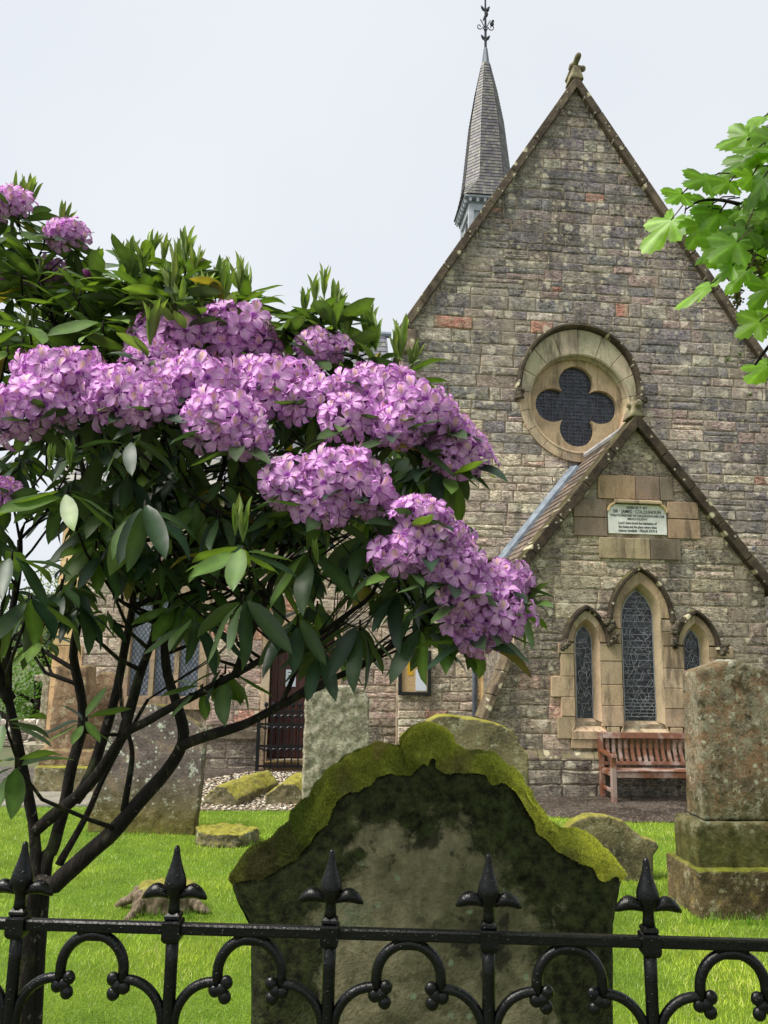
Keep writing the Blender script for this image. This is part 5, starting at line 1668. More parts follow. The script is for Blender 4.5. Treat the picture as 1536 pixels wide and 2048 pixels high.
# gravel pebbles
def pebbles(n):
    xs = [p[0] for p in GRAVEL]; ys = [p[1] for p in GRAVEL]
    base = np.array([(1, 0, 0), (-1, 0, 0), (0, 1, 0), (0, -1, 0), (0, 0, .8), (0, 0, -.5), (.6, .6, .45), (-.6, .6, .4), (-.6, -.6, .5), (.6, -.6, .4)], dtype=float)
    fc = [(0, 6, 4), (6, 2, 4), (2, 7, 4), (7, 1, 4), (1, 8, 4), (8, 3, 4), (3, 9, 4), (9, 0, 4), (0, 9, 5), (9, 3, 5), (3, 8, 5), (8, 1, 5), (1, 7, 5), (7, 2, 5), (2, 6, 5), (6, 0, 5)]
    V = []; F = []; C = []
    k = 0
    while k < n:
        x, y = U(min(xs), max(xs)), U(min(ys), max(ys))
        if not inpoly(x, y, GRAVEL): continue
        r = U(.012, .03); a = U(0, 6.28); sx, sy, sz = U(.8, 1.4) * r, U(.7, 1.1) * r, U(.5, .8) * r
        ca, sa = math.cos(a), math.sin(a)
        q = base * rng.uniform(.85, 1.15, base.shape)
        X = q[:, 0] * sx; Y = q[:, 1] * sy
        V.append(np.stack([x + X * ca - Y * sa, y + X * sa + Y * ca, .006 + r * .3 + q[:, 2] * sz], 1))
        F.append(np.array(fc) + 10 * k)
        c = np.array(srgb(*random.choice(((206, 196, 176), (176, 164, 144), (228, 222, 208), (150, 134, 112), (196, 176, 150))))) * U(.7, 1.05)
        C.append(np.repeat(c[None], 10, 0)); k += 1
    o = link('gravel', np_mesh('gravel', np.concatenate(V), np.concatenate(F), 'pebble', np.concatenate(C)), kind='stuff')
    tag(o, 'pale pebbles round the coped grave stones', 'gravel')
pebbles(3200)

# lawn grass
def lawn():
    P = []
    for y0, y1, rho in ((2.1, 4.2, 7000), (4.2, 6.2, 5200), (6.2, 8.5, 3400), (8.5, 13.4, 1700)):
        w0 = -.56 * y1 - .6; w1 = .56 * y1 + .6
        n = int((y1 - y0) * (w1 - w0) * rho)
        q = np.stack([rng.uniform(w0, w1, n), rng.uniform(y0, y1, n)], 1)
        P.append(q)
    P = np.concatenate(P)
    def inp(P, poly):
        r = np.zeros(len(P), bool); j = len(poly) - 1
        for i in range(len(poly)):
            xi, yi = poly[i]; xj, yj = poly[j]
            if yi != yj:
                m = ((yi > P[:, 1]) != (yj > P[:, 1])) & (P[:, 0] < (xj - xi) * (P[:, 1] - yi) / (yj - yi) + xi)
                r ^= m
            j = i
        return r
    P = P[~(inp(P, PATH) | inp(P, GRAVEL))]
    n = len(P)
    pat = np.array([noise.noise(Vector((x * 1.1, y * 1.1, 2))) for x, y in P[::1]])
    h = rng.uniform(.014, .036, n) * (1 + .35 * pat)
    far = np.clip(P[:, 1] / 6, .8, 2.0)
    w = rng.uniform(.0016, .0030, n) * far
    a = rng.uniform(0, 6.283, n); le = rng.uniform(.1, .9, n) * h
    b_ = rng.uniform(0, 6.283, n)
    z0 = np.zeros(n)
    V = np.empty((n, 3, 3))
    V[:, 0] = np.stack([P[:, 0] - w * np.cos(a), P[:, 1] - w * np.sin(a), z0], 1)
    V[:, 1] = np.stack([P[:, 0] + w * np.cos(a), P[:, 1] + w * np.sin(a), z0], 1)
    V[:, 2] = np.stack([P[:, 0] + le * np.cos(b_), P[:, 1] + le * np.sin(b_), h], 1)
    k = rng.random((n, 1))
    c = np.array([.22, .37, .028]) * (1 - k) + np.array([.42, .56, .065]) * k
    dry = rng.random(n) < .10
    c[dry] = (.52, .55, .24)
    pat2 = np.array([noise.noise(Vector((x * 4.5, y * 4.5, 7))) for x, y in P])
    c *= (1 + .3 * pat + .35 * pat2)[:, None]
    c[:, 0] *= 1 + .25 * pat
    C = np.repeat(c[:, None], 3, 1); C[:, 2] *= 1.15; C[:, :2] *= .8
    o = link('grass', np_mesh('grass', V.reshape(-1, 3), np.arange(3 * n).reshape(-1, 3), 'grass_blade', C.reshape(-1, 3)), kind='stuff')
    tag(o, 'short bright green mown grass of the churchyard lawn', 'grass')
lawn()
def tuft(pts, n, lo, hi, name, label):
    V = []; C = []
    for _ in range(n):
        x, y = random.choice(pts); x += random.gauss(0, .03); y += random.gauss(0, .03)
        h = U(lo, hi); a = U(0, 6.28); w = U(.0018, .003); l = h * U(.1, .6); e = U(0, 6.28)
        V += [(x - w * math.cos(a), y - w * math.sin(a), 0), (x + w * math.cos(a), y + w * math.sin(a), 0), (x + l * math.cos(e), y + l * math.sin(e), h)]
        c = mixc((.08, .2, .015), (.2, .34, .03), random.random()); C += [c] * 3
    o = link(name, np_mesh(name, V, np.arange(len(V)).reshape(-1, 3), 'grass_blade', np.array(C)), kind='stuff')
    tag(o, label, 'grass')
pts = []
def edge(x0, y0, x1, y1, n=14):
    for i in range(n + 1):
        p = ground(x0 + (x1 - x0) * i / n, y0 + (y1 - y0) * i / n); pts.append((p.x, p.y))
edge(1380, 1846, 1536, 1850); edge(170, 1672, 390, 1668); edge(392, 1690, 500, 1692); edge(236, 1836, 420, 1838); edge(1090, 1790, 1320, 1792); edge(60, 1602, 205, 1602); edge(610, 1626, 740, 1628)
tuft(pts, 1500, .03, .11, 'grass_tufts', 'longer grass left uncut around the feet of the stones')
# ------------------------------------------------------------------ rhododendron
def leaf_mesh(tint, seedv, ln=1.0, wd=.30, droop=.18, fold=.10, nseg=6, shape=1.0, under=None):
    r = random.Random(seedv)
    V = []; F = []; C = []
    tw = r.uniform(-.25, .25)
    for i in range(nseg + 1):
        t = i / nseg
        w = wd / 2 * (math.sin(math.pi * min(1, (t * .94 + .06)) ** shape) ** .75) * (1 if i < nseg else .15)
        if i == 0: w = .02
        y = ln * (t * (1 - .10 * t)); z = -droop * t * t + .02 * math.sin(t * 7 + seedv)
        for s in (-1, 0, 1):
            zz = z + (fold * w / (wd / 2) * .5 if s else 0) + s * tw * w * t
            V.append((s * w, y, zz))
            k = 1.0 if s else 1.6
            C.append(tuple(c * k for c in tint))
    for i in range(nseg):
        for s in (0, 1):
            a = 3 * i + s
            F.append((a, a + 1, a + 4, a + 3))
    return np.array(V), np.array(F), np.array(C)
DARK = [(.016, .036, .018), (.021, .044, .020), (.027, .054, .020), (.017, .038, .022), (.032, .062, .022), (.022, .046, .026), (.040, .074, .022), (.028, .050, .018)]
YOUNG = [(.12, .19, .03), (.15, .23, .04), (.10, .16, .035), (.18, .23, .06)]
MIDG = [(.072, .13, .026), (.095, .16, .03), (.055, .10, .024)]
LV = []
for i, t in enumerate(DARK): LV.append(leaf_mesh(t, i, 1, U(.25, .32), U(.02, .26), U(.02, .16)))
for i, t in enumerate(MIDG): LV.append(leaf_mesh(t, 20 + i, 1, U(.26, .33), U(.02, .14), U(.02, .10)))
for i, t in enumerate(YOUNG): LV.append(leaf_mesh(t, 40 + i, 1, U(.12, .17), -.06, .16))
for i, t in enumerate([(.20, .16, .03), (.12, .075, .03)]): LV.append(leaf_mesh(t, 60 + i, 1, .28, .2, .12))
nD, nM, nY = len(DARK), len(MIDG), len(YOUNG)
def dark(): return random.randrange(nD) if random.random() > .025 else nD + nM + nY + random.randrange(2)
def midg(): return nD + random.randrange(nM)
def young(): return nD + nM + random.randrange(nY)
LEAVES = []           # (matrix, variant)
def frame_from(yv, up):
    y = Vector(yv).normalized(); z = Vector(up); z = (z - y * z.dot(y))
    if z.length < 1e-4: z = y.orthogonal()
    z.normalize(); x = y.cross(z)
    return Matrix((x, y, z)).transposed()
def add_leaf(p, d, L, var, roll=0.0):
    up = Vector((0, 0, 1)) + Vector((U(-.3, .3), U(-.5, .1), 0))
    M = frame_from(d, up) @ Matrix.Rotation(roll, 3, 'Y')
    LEAVES.append((Matrix.Translation(p) @ M.to_4x4() @ Matrix.Scale(L, 4), var))
def whorl(p, axis, n, L, pitch, kind, spread=.35):
    # leaves round a shoot tip; pitch: angle from the axis (90 = flat collar, >90 = drooping)
    axis = Vector(axis).normalized()
    a = axis.orthogonal().normalized(); c = axis.cross(a)
    ph = U(0, 6.28)
    for i in range(n):
        t = ph + 2 * math.pi * i / n + U(-.25, .25)
        q = rad(pitch) + U(-spread, spread)
        d = (a * math.cos(t) + c * math.sin(t)) * math.sin(q) + axis * math.cos(q)
        if kind == 'y': add_leaf(Vector(p) + axis * U(0, .02), d, L * U(.65, 1.1), young(), U(-.3, .3))
        else:
            d = d + Vector((0, 0, -.25))
            v = midg() if (kind == 'm' and random.random() < .75) or random.random() < .1 else dark()
            add_leaf(Vector(p) - axis * U(0, .02) + d.normalized() * .012, d, L * U(.75, 1.15), v, U(-.5, .5))
TIPS = []
# flower heads: picture position, apparent radius, distance
TR = [(10, 405, 36, 1.88), (132, 466, 34, 1.86), (100, 545, 34, 2.0), (18, 565, 34, 2.05), (335, 672, 66, 1.72), (300, 720, 52, 1.66), (470, 655, 70, 1.72), (512, 690, 40, 1.76), (640, 692, 50, 1.74),
      (120, 745, 74, 1.56), (45, 815, 66, 1.52), (240, 785, 84, 1.54), (170, 795, 60, 1.56), (300, 800, 52, 1.52), (400, 760, 72, 1.56), (440, 830, 70, 1.5), (480, 872, 44, 1.5), (350, 755, 44, 1.6),
      (560, 765, 74, 1.58), (520, 745, 48, 1.6), (620, 795, 60, 1.56), (745, 775, 66, 1.58), (700, 832, 62, 1.52), (835, 820, 76, 1.53), (795, 850, 50, 1.5), (780, 770, 46, 1.58), (918, 905, 56, 1.55), (890, 860, 50, 1.57),
      (590, 962, 62, 1.48), (690, 950, 76, 1.46), (640, 1005, 52, 1.46), (735, 990, 46, 1.48), (840, 1030, 50, 1.44), (868, 1085, 60, 1.43), (800, 1105, 50, 1.46), (912, 1130, 56, 1.43), (900, 1075, 40, 1.45),
      (985, 1225, 72, 1.46), (1012, 1160, 40, 1.5), (935, 1185, 48, 1.44), (955, 1265, 38, 1.47), (0, 985, 26, 1.7)]
TRUSS = []
for x, y, r, Y in TR:
    p = at(x, y, Y); R = r / FPX * (p - CAM_P).length * .82
    ax = (Vector((U(-.35, .35) + (x - 500) / 1600, -.9, .55 + U(-.2, .3)))).normalized()
    TRUSS.append((p, R, ax))
    c = p - ax * R * .55
    TIPS.append(c - ax * .03)
    whorl(c, ax * .4 + Vector((0, .5, .7)), random.randint(6, 9), U(.095, .125), 92, 'd', .3)
# new shoots standing up from the top of the bush
SH = [(262, 500, 1.8), (300, 492, 1.82), (352, 512, 1.8), (372, 492, 1.84), (340, 560, 1.72), (432, 550, 1.85), (478, 558, 1.8), (405, 585, 1.74), (628, 580, 1.82), (648, 566, 1.86), (690, 650, 1.8), (792, 700, 1.78), (752, 672, 1.82), (40, 385, 1.95), (122, 432, 1.95), (28, 395, 2.0),
      (300, 660, 1.62), (360, 600, 1.7), (255, 545, 1.8), (660, 620, 1.84), (715, 690, 1.8), (800, 690, 1.74), (245, 510, 1.86), (285, 520, 1.75), (325, 500, 1.9), (390, 520, 1.8), (450, 575, 1.75), (495, 560, 1.9), (610, 600, 1.9), (670, 600, 1.8), (735, 650, 1.86), (820, 715, 1.8), (60, 380, 2.05)]
for x, y, Y in SH:
    p = at(x, y + 34, Y)
    ax = Vector((U(-.2, .2), U(-.2, .1), 1))
    whorl(p, ax, random.randint(7, 9), U(.08, .11), 17, 'y', .17)
    whorl(p - Vector((0, 0, .02)), ax, random.randint(6, 8), U(.10, .13), 68, 'm', .35)
    TIPS.append(p - Vector((0, 0, .03)))
# pale shoots lower down, at the front
for x, y, Y, L in [(485, 1085, 1.42, .078), (470, 1075, 1.42, .07), (100, 945, 1.5, .06), (140, 940, 1.5, .062), (635, 1130, 1.5, .05), (655, 1100, 1.52, .05), (960, 1140, 1.5, .045)]:
    p = at(x, y, Y); whorl(p, (U(-.1, .1), 0, 1), 6, L, 8, 'y', .08)
# leaf rosettes seen clearly
for x, y, Y, n, L, pit, k, ax in [(485, 1092, 1.42, 8, .125, 96, 'm', (0, -.35, 1)), (487, 1190, 1.44, 8, .135, 128, 'd', (0, -.3, 1)), (130, 980, 1.5, 8, .13, 96, 'm', (0, -.3, 1)), (288, 1000, 1.44, 9, .145, 126, 'd', (0, -.35, 1)),
      (880, 930, 1.56, 8, .13, 84, 'd', (.9, -.2, .3)), (915, 960, 1.55, 7, .125, 80, 'm', (1, -.1, -.1)), (800, 1160, 1.56, 8, .13, 122, 'd', (.1, -.3, 1)), (905, 1240, 1.58, 8, .12, 100, 'm', (-.3, -.3, .8)), (845, 1250, 1.56, 8, .12, 112, 'd', (0, -.3, 1)),
      (960, 1150, 1.52, 6, .10, 90, 'm', (.5, -.3, .8)), (1050, 1215, 1.54, 6, .085, 60, 'm', (.9, -.2, -.1)), (168, 1440, 1.9, 8, .10, 80, 'm', (.1, -.5, .7)), (30, 1520, 1.7, 7, .11, 85, 'm', (-.2, -.3, .6)), (10, 1440, 1.7, 7, .12, 90, 'm', (0, -.4, .8)),
      (410, 1370, 1.9, 7, .10, 95, 'm', (.3, -.3, .7)), (450, 1330, 1.85, 7, .12, 120, 'm', (0, -.3, .8)), (640, 1290, 1.65, 7, .12, 115, 'd', (.1, -.3, .8)), (720, 1240, 1.6, 8, .12, 118, 'd', (0, -.3, 1)), (595, 1230, 1.6, 8, .13, 124, 'd', (0, -.3, 1)),
      (260, 870, 1.5, 6, .12, 100, 'd', (0, -.5, .6)), (60, 1190, 1.6, 8, .13, 118, 'd', (0, -.3, 1)), (160, 1200, 1.7, 8, .12, 120, 'd', (.1, -.3, 1)), (390, 1230, 1.6, 8, .12, 120, 'd', (0, -.3, 1)), (20, 1100, 1.5, 8, .13, 110, 'd', (-.1, -.3, 1)), (740, 1060, 1.55, 8, .12, 112, 'd', (0, -.3, 1)), (620, 1090, 1.55, 8, .13, 108, 'd', (0, -.3, 1)),
      (580, 650, 1.78, 7, .13, 80, 'm', (.2, -.3, .8)), (640, 640, 1.8, 7, .12, 78, 'm', (0, -.3, 1)), (770, 730, 1.7, 7, .12, 78, 'm', (.5, -.3, .6)), (205, 640, 1.75, 8, .13, 80, 'm', (0, -.3, 1)), (90, 470, 1.9, 8, .13, 80, 'm', (.2, -.4, .8)), (60, 650, 1.7, 8, .14, 88, 'm', (0, -.3, 1)), (140, 610, 1.8, 8, .13, 80, 'm', (.3, -.3, .8)), (10, 690, 1.65, 8, .13, 95, 'm', (-.2, -.3, 1)), (40, 480, 1.95, 8, .14, 90, 'm', (0, -.3, 1))]:
    p = at(x, y, Y); whorl(p, ax, n, L, pit, k); TIPS.append(p - Vector(ax).normalized() * .02)
# the rest of the crown, through its depth
INNER = [(-60, 470), (150, 545), (250, 570), (500, 620), (640, 660), (770, 740), (880, 890), (900, 960), (850, 1060), (960, 1180), (900, 1260), (760, 1290), (620, 1270), (480, 1300), (330, 1290), (200, 1300), (-60, 1330)]
k = 0
while k < 400:
    x, y = U(-120, 1000), U(480, 1330)
    if not inpoly(x, y, INNER) and not (x < 0 and 480 < y < 1330): continue
    Y = U(1.75, 2.7)
    if 860 < y and x < 600: Y = U(1.55, 2.4)
    if y > 1120: Y = U(1.6, 2.3)
    if x < 170 and 850 < y < 1180 and random.random() < .55: continue
    if y > 1080 and random.random() < .35 + (y - 1080) / 400: continue
    p = at(x, y, Y)
    whorl(p, (U(-.4, .4), U(-.5, .3), 1), random.randint(6, 9), U(.085, .13), 80 if y < 700 else U(95, 125), 'm' if (y < 720 or random.random() < .2) else 'd')
    TIPS.append(p - Vector((0, 0, .02))); k += 1
UPP = [(-40, 440), (60, 460), (150, 545), (250, 500), (480, 560), (530, 620), (420, 650), (300, 700), (180, 710), (0, 740), (-40, 740)]
k = 0
while k < 42:
    x, y = U(-40, 530), U(440, 740)
    if not inpoly(x, y, UPP): continue
    p = at(x, y, U(1.72, 2.2))
    whorl(p, (U(-.3, .3), U(-.4, .1), 1), random.randint(7, 9), U(.10, .14), U(62, 88), 'm')
    if random.random() < .4: whorl(p, (U(-.2, .2), 0, 1), 6, U(.05, .08), 16, 'y', .16)
    TIPS.append(p - Vector((0, 0, .02))); k += 1
bush = thing('rhododendron', 'rhododendron bush with lilac flower heads and dark bare stems at the left', 'shrub', ground(60, 2010) * 1.0)
bush.location = (at(60, 1830, 2.05).x, 2.05, 0)
BX, BY_ = bush.location.x, 2.05
def stem_pts(L): return [at(x, y, Y) for x, y, Y in L]
STEMS = [
    ([(62, 1850, 2.05), (72, 1760, 2.05), (66, 1640, 2.05), (40, 1500, 2.0), (20, 1400, 1.95), (14, 1300, 1.9), (30, 1190, 1.85), (40, 1080, 1.8)], 32, 11),
    ([(84, 1790, 2.06), (108, 1690, 2.08), (138, 1560, 2.1), (166, 1430, 2.1), (150, 1310, 2.05), (164, 1190, 2.0), (178, 1060, 1.95), (160, 900, 1.9), (120, 700, 1.92), (70, 520, 1.95)], 34, 7),
    ([(60, 1835, 2.05), (110, 1770, 2.04), (180, 1708, 2.04), (250, 1640, 2.04), (318, 1562, 2.04), (364, 1486, 2.0), (352, 1410, 2.0), (332, 1330, 1.98), (336, 1240, 1.95), (352, 1140, 1.9), (336, 950, 1.85), (345, 760, 1.82), (330, 600, 1.82)], 44, 7),
    ([(362, 1492, 2.0), (420, 1470, 1.95), (490, 1446, 1.92), (560, 1412, 1.88), (640, 1372, 1.82), (740, 1322, 1.75), (830, 1264, 1.68), (880, 1190, 1.64), (900, 1080, 1.62), (900, 960, 1.62)], 24, 5),
    ([(72, 1660, 2.05), (140, 1604, 2.02), (200, 1540, 2.0), (248, 1470, 1.98), (285, 1446, 1.95), (370, 1402, 1.9), (470, 1352, 1.82), (540, 1312, 1.76), (600, 1285, 1.7), (680, 1240, 1.66), (760, 1160, 1.64), (750, 960, 1.66), (770, 780, 1.7)], 26, 5),
    ([(246, 1472, 1.98), (272, 1380, 1.98), (288, 1330, 1.97), (312, 1262, 1.94), (322, 1180, 1.9), (430, 980, 1.8), (470, 790, 1.78), (465, 640, 1.8)], 22, 6),
    ([(150, 1600, 2.03), (190, 1520, 2.04), (236, 1375, 2.05), (262, 1220, 2.0), (270, 1090, 1.95), (240, 920, 1.9), (230, 740, 1.88)], 26, 6),
    ([(118, 1730, 2.06), (160, 1655, 2.1), (200, 1570, 2.12), (250, 1480, 2.12), (300, 1400, 2.12)], 16, 6),
    ([(248, 1622, 2.04), (262, 1540, 2.04), (264, 1488, 2.04), (246, 1420, 2.04), (240, 1340, 2.02)], 14, 5),
    ([(470, 1352, 1.82), (520, 1220, 1.76), (570, 1100, 1.72), (620, 950, 1.72), (640, 760, 1.78), (642, 620, 1.82)], 18, 6),
    ([(20, 1400, 1.95), (-20, 1300, 1.9), (-40, 1100, 1.85), (-30, 900, 1.85), (0, 700, 1.9)], 26, 9),
    ([(560, 1412, 1.88), (600, 1330, 1.84), (640, 1290, 1.8)], 12, 5)]
NODES = []
for i, (L, r0, r1) in enumerate(STEMS):
    pts = stem_pts(L)
    if i in (0, 1, 2):
        base = Vector((BX + (-.02, .05, .02)[i], BY_ + (.0, .05, -.02)[i], -.05))
        pts = [base, base.lerp(pts[0], .5) + Vector((U(-.03, .03), 0, 0))] + pts
    sm = []
    for j in range(len(pts) - 1):
        p0, p1, p2, p3 = pts[max(0, j - 1)], pts[j], pts[j + 1], pts[min(len(pts) - 1, j + 2)]
        for q in range(4):
            t = q / 4
            sm.append(.5 * ((2 * p1) + (p2 - p0) * t + (2 * p0 - 5 * p1 + 4 * p2 - p3) * t * t + (3 * p1 - p0 - 3 * p2 + p3) * t ** 3))
    sm.append(pts[-1])
    n = len(sm)
    rr = []
    for j, p in enumerate(sm):
        t = j / (n - 1)
        px = r0 + (r1 - r0) * t ** .8
        rr.append(px / 2 / FPX * p.y * (1 + .10 * noise.noise(p * 14)) )
        if j: sm[j] = p + Vector((noise.noise(p * 9), 0, noise.noise(p * 9 + Vector((5, 5, 5))))) * .008
    MB().tube(sm, rr, 10).build('stem', 'bark', bush, True)
    NODES += [(p, r) for p, r in zip(sm[n // 4:], rr[n // 4:])]
NP = np.array([tuple(p) for p, _ in NODES])
tw = MB()
for tip in TIPS:
    t = np.array(tuple(tip))
    hz = np.hypot(NP[:, 0] - t[0], NP[:, 1] - t[1])
    dd = np.linalg.norm(NP - t, axis=1) + np.maximum(0, .5 * hz - (t[2] - NP[:, 2])) * 1.3
    j = int(dd.argmin()); p = Vector(NP[j])
    L = (tip - p).length
    m1 = p.lerp(tip, .35) + Vector((U(-.03, .03), U(-.02, .02), -.06 * L)); m2 = p.lerp(tip, .75) + Vector((U(-.02, .02), U(-.02, .02), -.07 * L))
    r = min(NODES[j][1] * .6, .0045 + .006 * L)
    tw.tube([p, m1, m2, tip, tip + Vector((0, 0, .02))], [r, r * .75, r * .6, .0028, .002], 5)
tw.build('twigs', 'bark', bush, True, kind='stuff')
# leaves: 300 as their own parts, the rest joined
lmesh = [np_mesh('leaf', V, F, 'leaf', C, True) for V, F, C in LV]
def score(M):
    p = proj(M.translation)
    if not p or not (0 < p[0] < 1536 and 0 < p[1] < 2048): return 0
    return M.to_scale().x / p[2] * (1 + .2 * random.random())
LEAVES.sort(key=lambda q: -score(q[0]))
for M, v in LEAVES[:300]:
    o = link('leaf', lmesh[v], bush); o.matrix_basis = M
def join_inst(name, inst, variants, mat, parent, smooth=True):
    Vs, Fs, Cs = [], [], []; off = 0
    for M, v in inst:
        V, F, C = variants[v]
        A_ = np.array(M)
        Vs.append(V @ A_[:3, :3].T + A_[:3, 3]); Fs.append(F + off); Cs.append(C * U(.8, 1.2)); off += len(V)
    o = link(name, np_mesh(name, np.concatenate(Vs), np.concatenate(Fs), mat, np.concatenate(Cs), smooth), parent, kind='stuff')
    return o
join_inst('foliage', LEAVES[300:], LV, 'leaf', bush)
# flowers
def flower_variant(sd):
    r = random.Random(sd)
    V = []; F = []; C = []
    edge_c = np.array(srgb(230, 160, 240)); mid_c = np.array(srgb(247, 206, 248)); deep = np.array(srgb(208, 126, 226)); org = np.array(srgb(250, 200, 150))
    ns_, nw = 6, 7
    for k in range(5):
        a0 = 2 * math.pi * k / 5 + r.uniform(-.1, .1)
        upper = k == 0
        base = len(V)
        tilt = r.uniform(-.06, .06); ph = r.uniform(0, 6.28)
        for i in range(ns_ + 1):
            s = i / ns_
            rr = .05 + .52 * s ** .95
            zz = .30 * s ** .55 - .22 * s ** 2.6 + tilt * s
            hw = .52 * math.sin(math.pi * (.16 + .72 * s)) ** .8
            if s > .72: hw *= 1 - ((s - .72) / .30) ** 1.6
            if s < .2: hw = .62
            for j in range(nw):
                w = -1 + 2 * j / (nw - 1)
                a = a0 + w * hw
                wave = .045 * math.sin(8 * w + ph + 7 * s) * s + .07 * w * w * s
                q = rr * (1 - .10 * w * w * s)
                V.append((q * math.sin(a), q * math.cos(a), zz + wave))
                c = mid_c * (1 - s) + edge_c * s
                if abs(w) < .3: c = c * .55 + mid_c * .5
                if s < .12: c = deep
                if upper and .22 < s < .72 and abs(w) < .55: c = org * .75 + mid_c * .25 if abs(w) < .3 else org * .35 + mid_c * .65
                C.append(np.clip(c * r.uniform(.9, 1.08), 0, .9))
        for i in range(ns_):
            for j in range(nw - 1):
                a = base + i * nw + j; F.append((a, a + 1, a + nw + 1, a + nw))
    for k in range(7):        # stamens
        a = r.uniform(2.2, 4.1); l = r.uniform(.34, .5)
        x, y = math.sin(a) * .04, math.cos(a) * .04; ex, ey, ez = math.sin(a) * .26, math.cos(a) * .26, l
        b0 = len(V); w = .009
        V += [(x - w, y, .05), (x + w, y, .05), (ex + w, ey, ez), (ex - w, ey, ez)]; C += [mid_c * .9, mid_c * .9, np.array(srgb(150, 90, 120)), np.array(srgb(120, 70, 80))]
        F.append((b0, b0 + 1, b0 + 2, b0 + 3))
    b0 = len(V)               # outside of the tube
    for i in range(6):
        a = 2 * math.pi * i / 6; V += [(.05 * math.sin(a), .05 * math.cos(a), -.22), (.10 * math.sin(a), .10 * math.cos(a), .12)]; C += [deep, edge_c]
    for i in range(6): F.append((b0 + 2 * i, b0 + 2 * ((i + 1) % 6), b0 + 2 * ((i + 1) % 6) + 1, b0 + 2 * i + 1))
    return np.array(V, float), np.array(F), np.array(C)
FVv = [flower_variant(i) for i in range(5)]
fmesh = [np_mesh('flower', V, F, 'petal', C, True) for V, F, C in FVv]
for ti, (p, R, ax) in enumerate(TRUSS):
    core = MB((.12, .2, .05)); 
    stem0 = p - ax * R * .8
    core.tube([stem0 - ax * .03, stem0 + ax * R * .5], [.006, .004], 6)
    fs_ = []
    D = min(.068, max(.052, R * 1.05))
    n = int(12 + 16 * min(1.6, R / .07))
    for i in range(n):
        # spread over the dome that faces out and up
        zq = 1 - 1.3 * (i + .5) / n; a = i * 2.39996 + U(-.2, .2)
        s_ = math.sqrt(max(0, 1 - zq * zq))
        e1 = ax.orthogonal().normalized(); e2 = ax.cross(e1)
        d = (ax * zq + (e1 * math.cos(a) + e2 * math.sin(a)) * s_).normalized()
        c = p - ax * R * .25 + Vector((d.x * R * 1.12, d.y * R * .75, d.z * R * .72)) * U(.7, 1.25)
        fd = (d + Vector((U(-.45, .45), -.3 + U(-.35, .3), U(-.35, .4)))).normalized()
        upv = Vector((U(-.4, .4), 0, 1))
        z_ = fd; y_ = (upv - z_ * upv.dot(z_)).normalized(); x_ = y_.cross(z_)
        M = Matrix((x_, y_, z_)).transposed().to_4x4()
        M = Matrix.Translation(c) @ M @ Matrix.Scale(D * U(.85, 1.12), 4)
        fs_.append((M, random.randrange(5), -fd.y * .5 + (-d.y)))
        core.tube([stem0 + ax * R * .3, c - fd * D * .2], .0016, 4)
    tr = core.build('flower_head', 'leaf', bush)
    fs_.sort(key=lambda q: -q[2])
    keep = fs_[:7]; other = fs_[7:]
    for M, v, _ in keep:
        o = link('flower', fmesh[v]); o.parent = tr; o.matrix_basis = M
    if other: 
        o = join_inst('inner_flowers', [(M, v) for M, v, _ in other], FVv, 'petal', None); o.parent = tr
# unopened buds
for x, y, Y, r in ((1064, 1195, 1.54, 17), (992, 1158, 1.52, 22), (722, 742, 1.62, 16), (178, 560, 1.85, 18), (590, 775, 1.54, 14), (400, 535, 1.85, 13)):
    p = at(x, y, Y); R = r / FPX * Y
    b = MB(srgb(150, 70, 140))
    for i in range(8):
        a = i * 2.4; d = Vector((math.cos(a) * .5, math.sin(a) * .5 - .2, .8 if i else 1)).normalized()
        b.tube([p, p + d * R * .7, p + d * R * 1.4], [R * .12, R * .26, R * .06], 6)
    b.build('flower_bud', 'petal', bush, True)

# ------------------------------------------------------------------ sycamore on the right
def syc_leaf(tint, sd):
    r = random.Random(sd)
    lob = [(-118, .42), (-62, .80), (0, 1.0), (62, .80), (118, .42)]
    out = [(-165, .16)]
    for i, (a, l) in enumerate(lob):
        l *= r.uniform(.92, 1.08)
        for da, k in ((-27, .70), (-21, .80), (-18, .76), (-12, .93), (-8, .88), (0, 1.0), (8, .88), (12, .93), (18, .76), (21, .80), (27, .70)):
            out.append((a + da, l * k * r.uniform(.96, 1.04)))
        if i < 4: out.append(((a + lob[i + 1][0]) / 2, (.46 if 0 < i < 3 else .40) * r.uniform(.9, 1.1)))
    out.append((165, .16))
    V = [(0, 0, 0)]; C = [tuple(c * 1.3 for c in tint)]
    cur = r.uniform(.1, .35); wv = r.uniform(0, 6.28)
    for k in (.5, 1.0):
        for a, l in out:
            q = rad(a); x, y = math.sin(q) * l * k, math.cos(q) * l * k
            V.append((x, y + .0, -cur * (x * x + y * y) * .6 + .05 * k * math.cos(q * 5) + .03 * math.sin(wv + a * .05) * k))
            vein = 1.55 if any(abs(a - la) < 3 for la, _ in lob) else 1.0
            C.append(tuple(c * vein for c in tint))
    n = len(out); F = []
    for i in range(n - 1):
        F.append((0, 1 + i, 2 + i)); F.append((1 + i, 1 + n + i, 2 + n + i)); F.append((1 + i, 2 + n + i, 2 + i))
    b0 = len(V)
    V += [(-.012, 0, 0), (.012, 0, 0), (.008, -.55, .10), (-.008, -.55, .10)]; C += [(.12, .10, .03)] * 4
    F += [(b0, b0 + 1, b0 + 2), (b0, b0 + 2, b0 + 3)]
    return np.array(V, float), np.array(F), np.array(C)
SYT = [(.10, .20, .02), (.13, .25, .025), (.085, .17, .02), (.17, .31, .03), (.07, .14, .022), (.12, .22, .022)]
SV = [syc_leaf(t, i) for i, t in enumerate(SYT)]
smeshes = [np_mesh('leaf', V, F, 'sycamore_leaf', C, True) for V, F, C in SV]
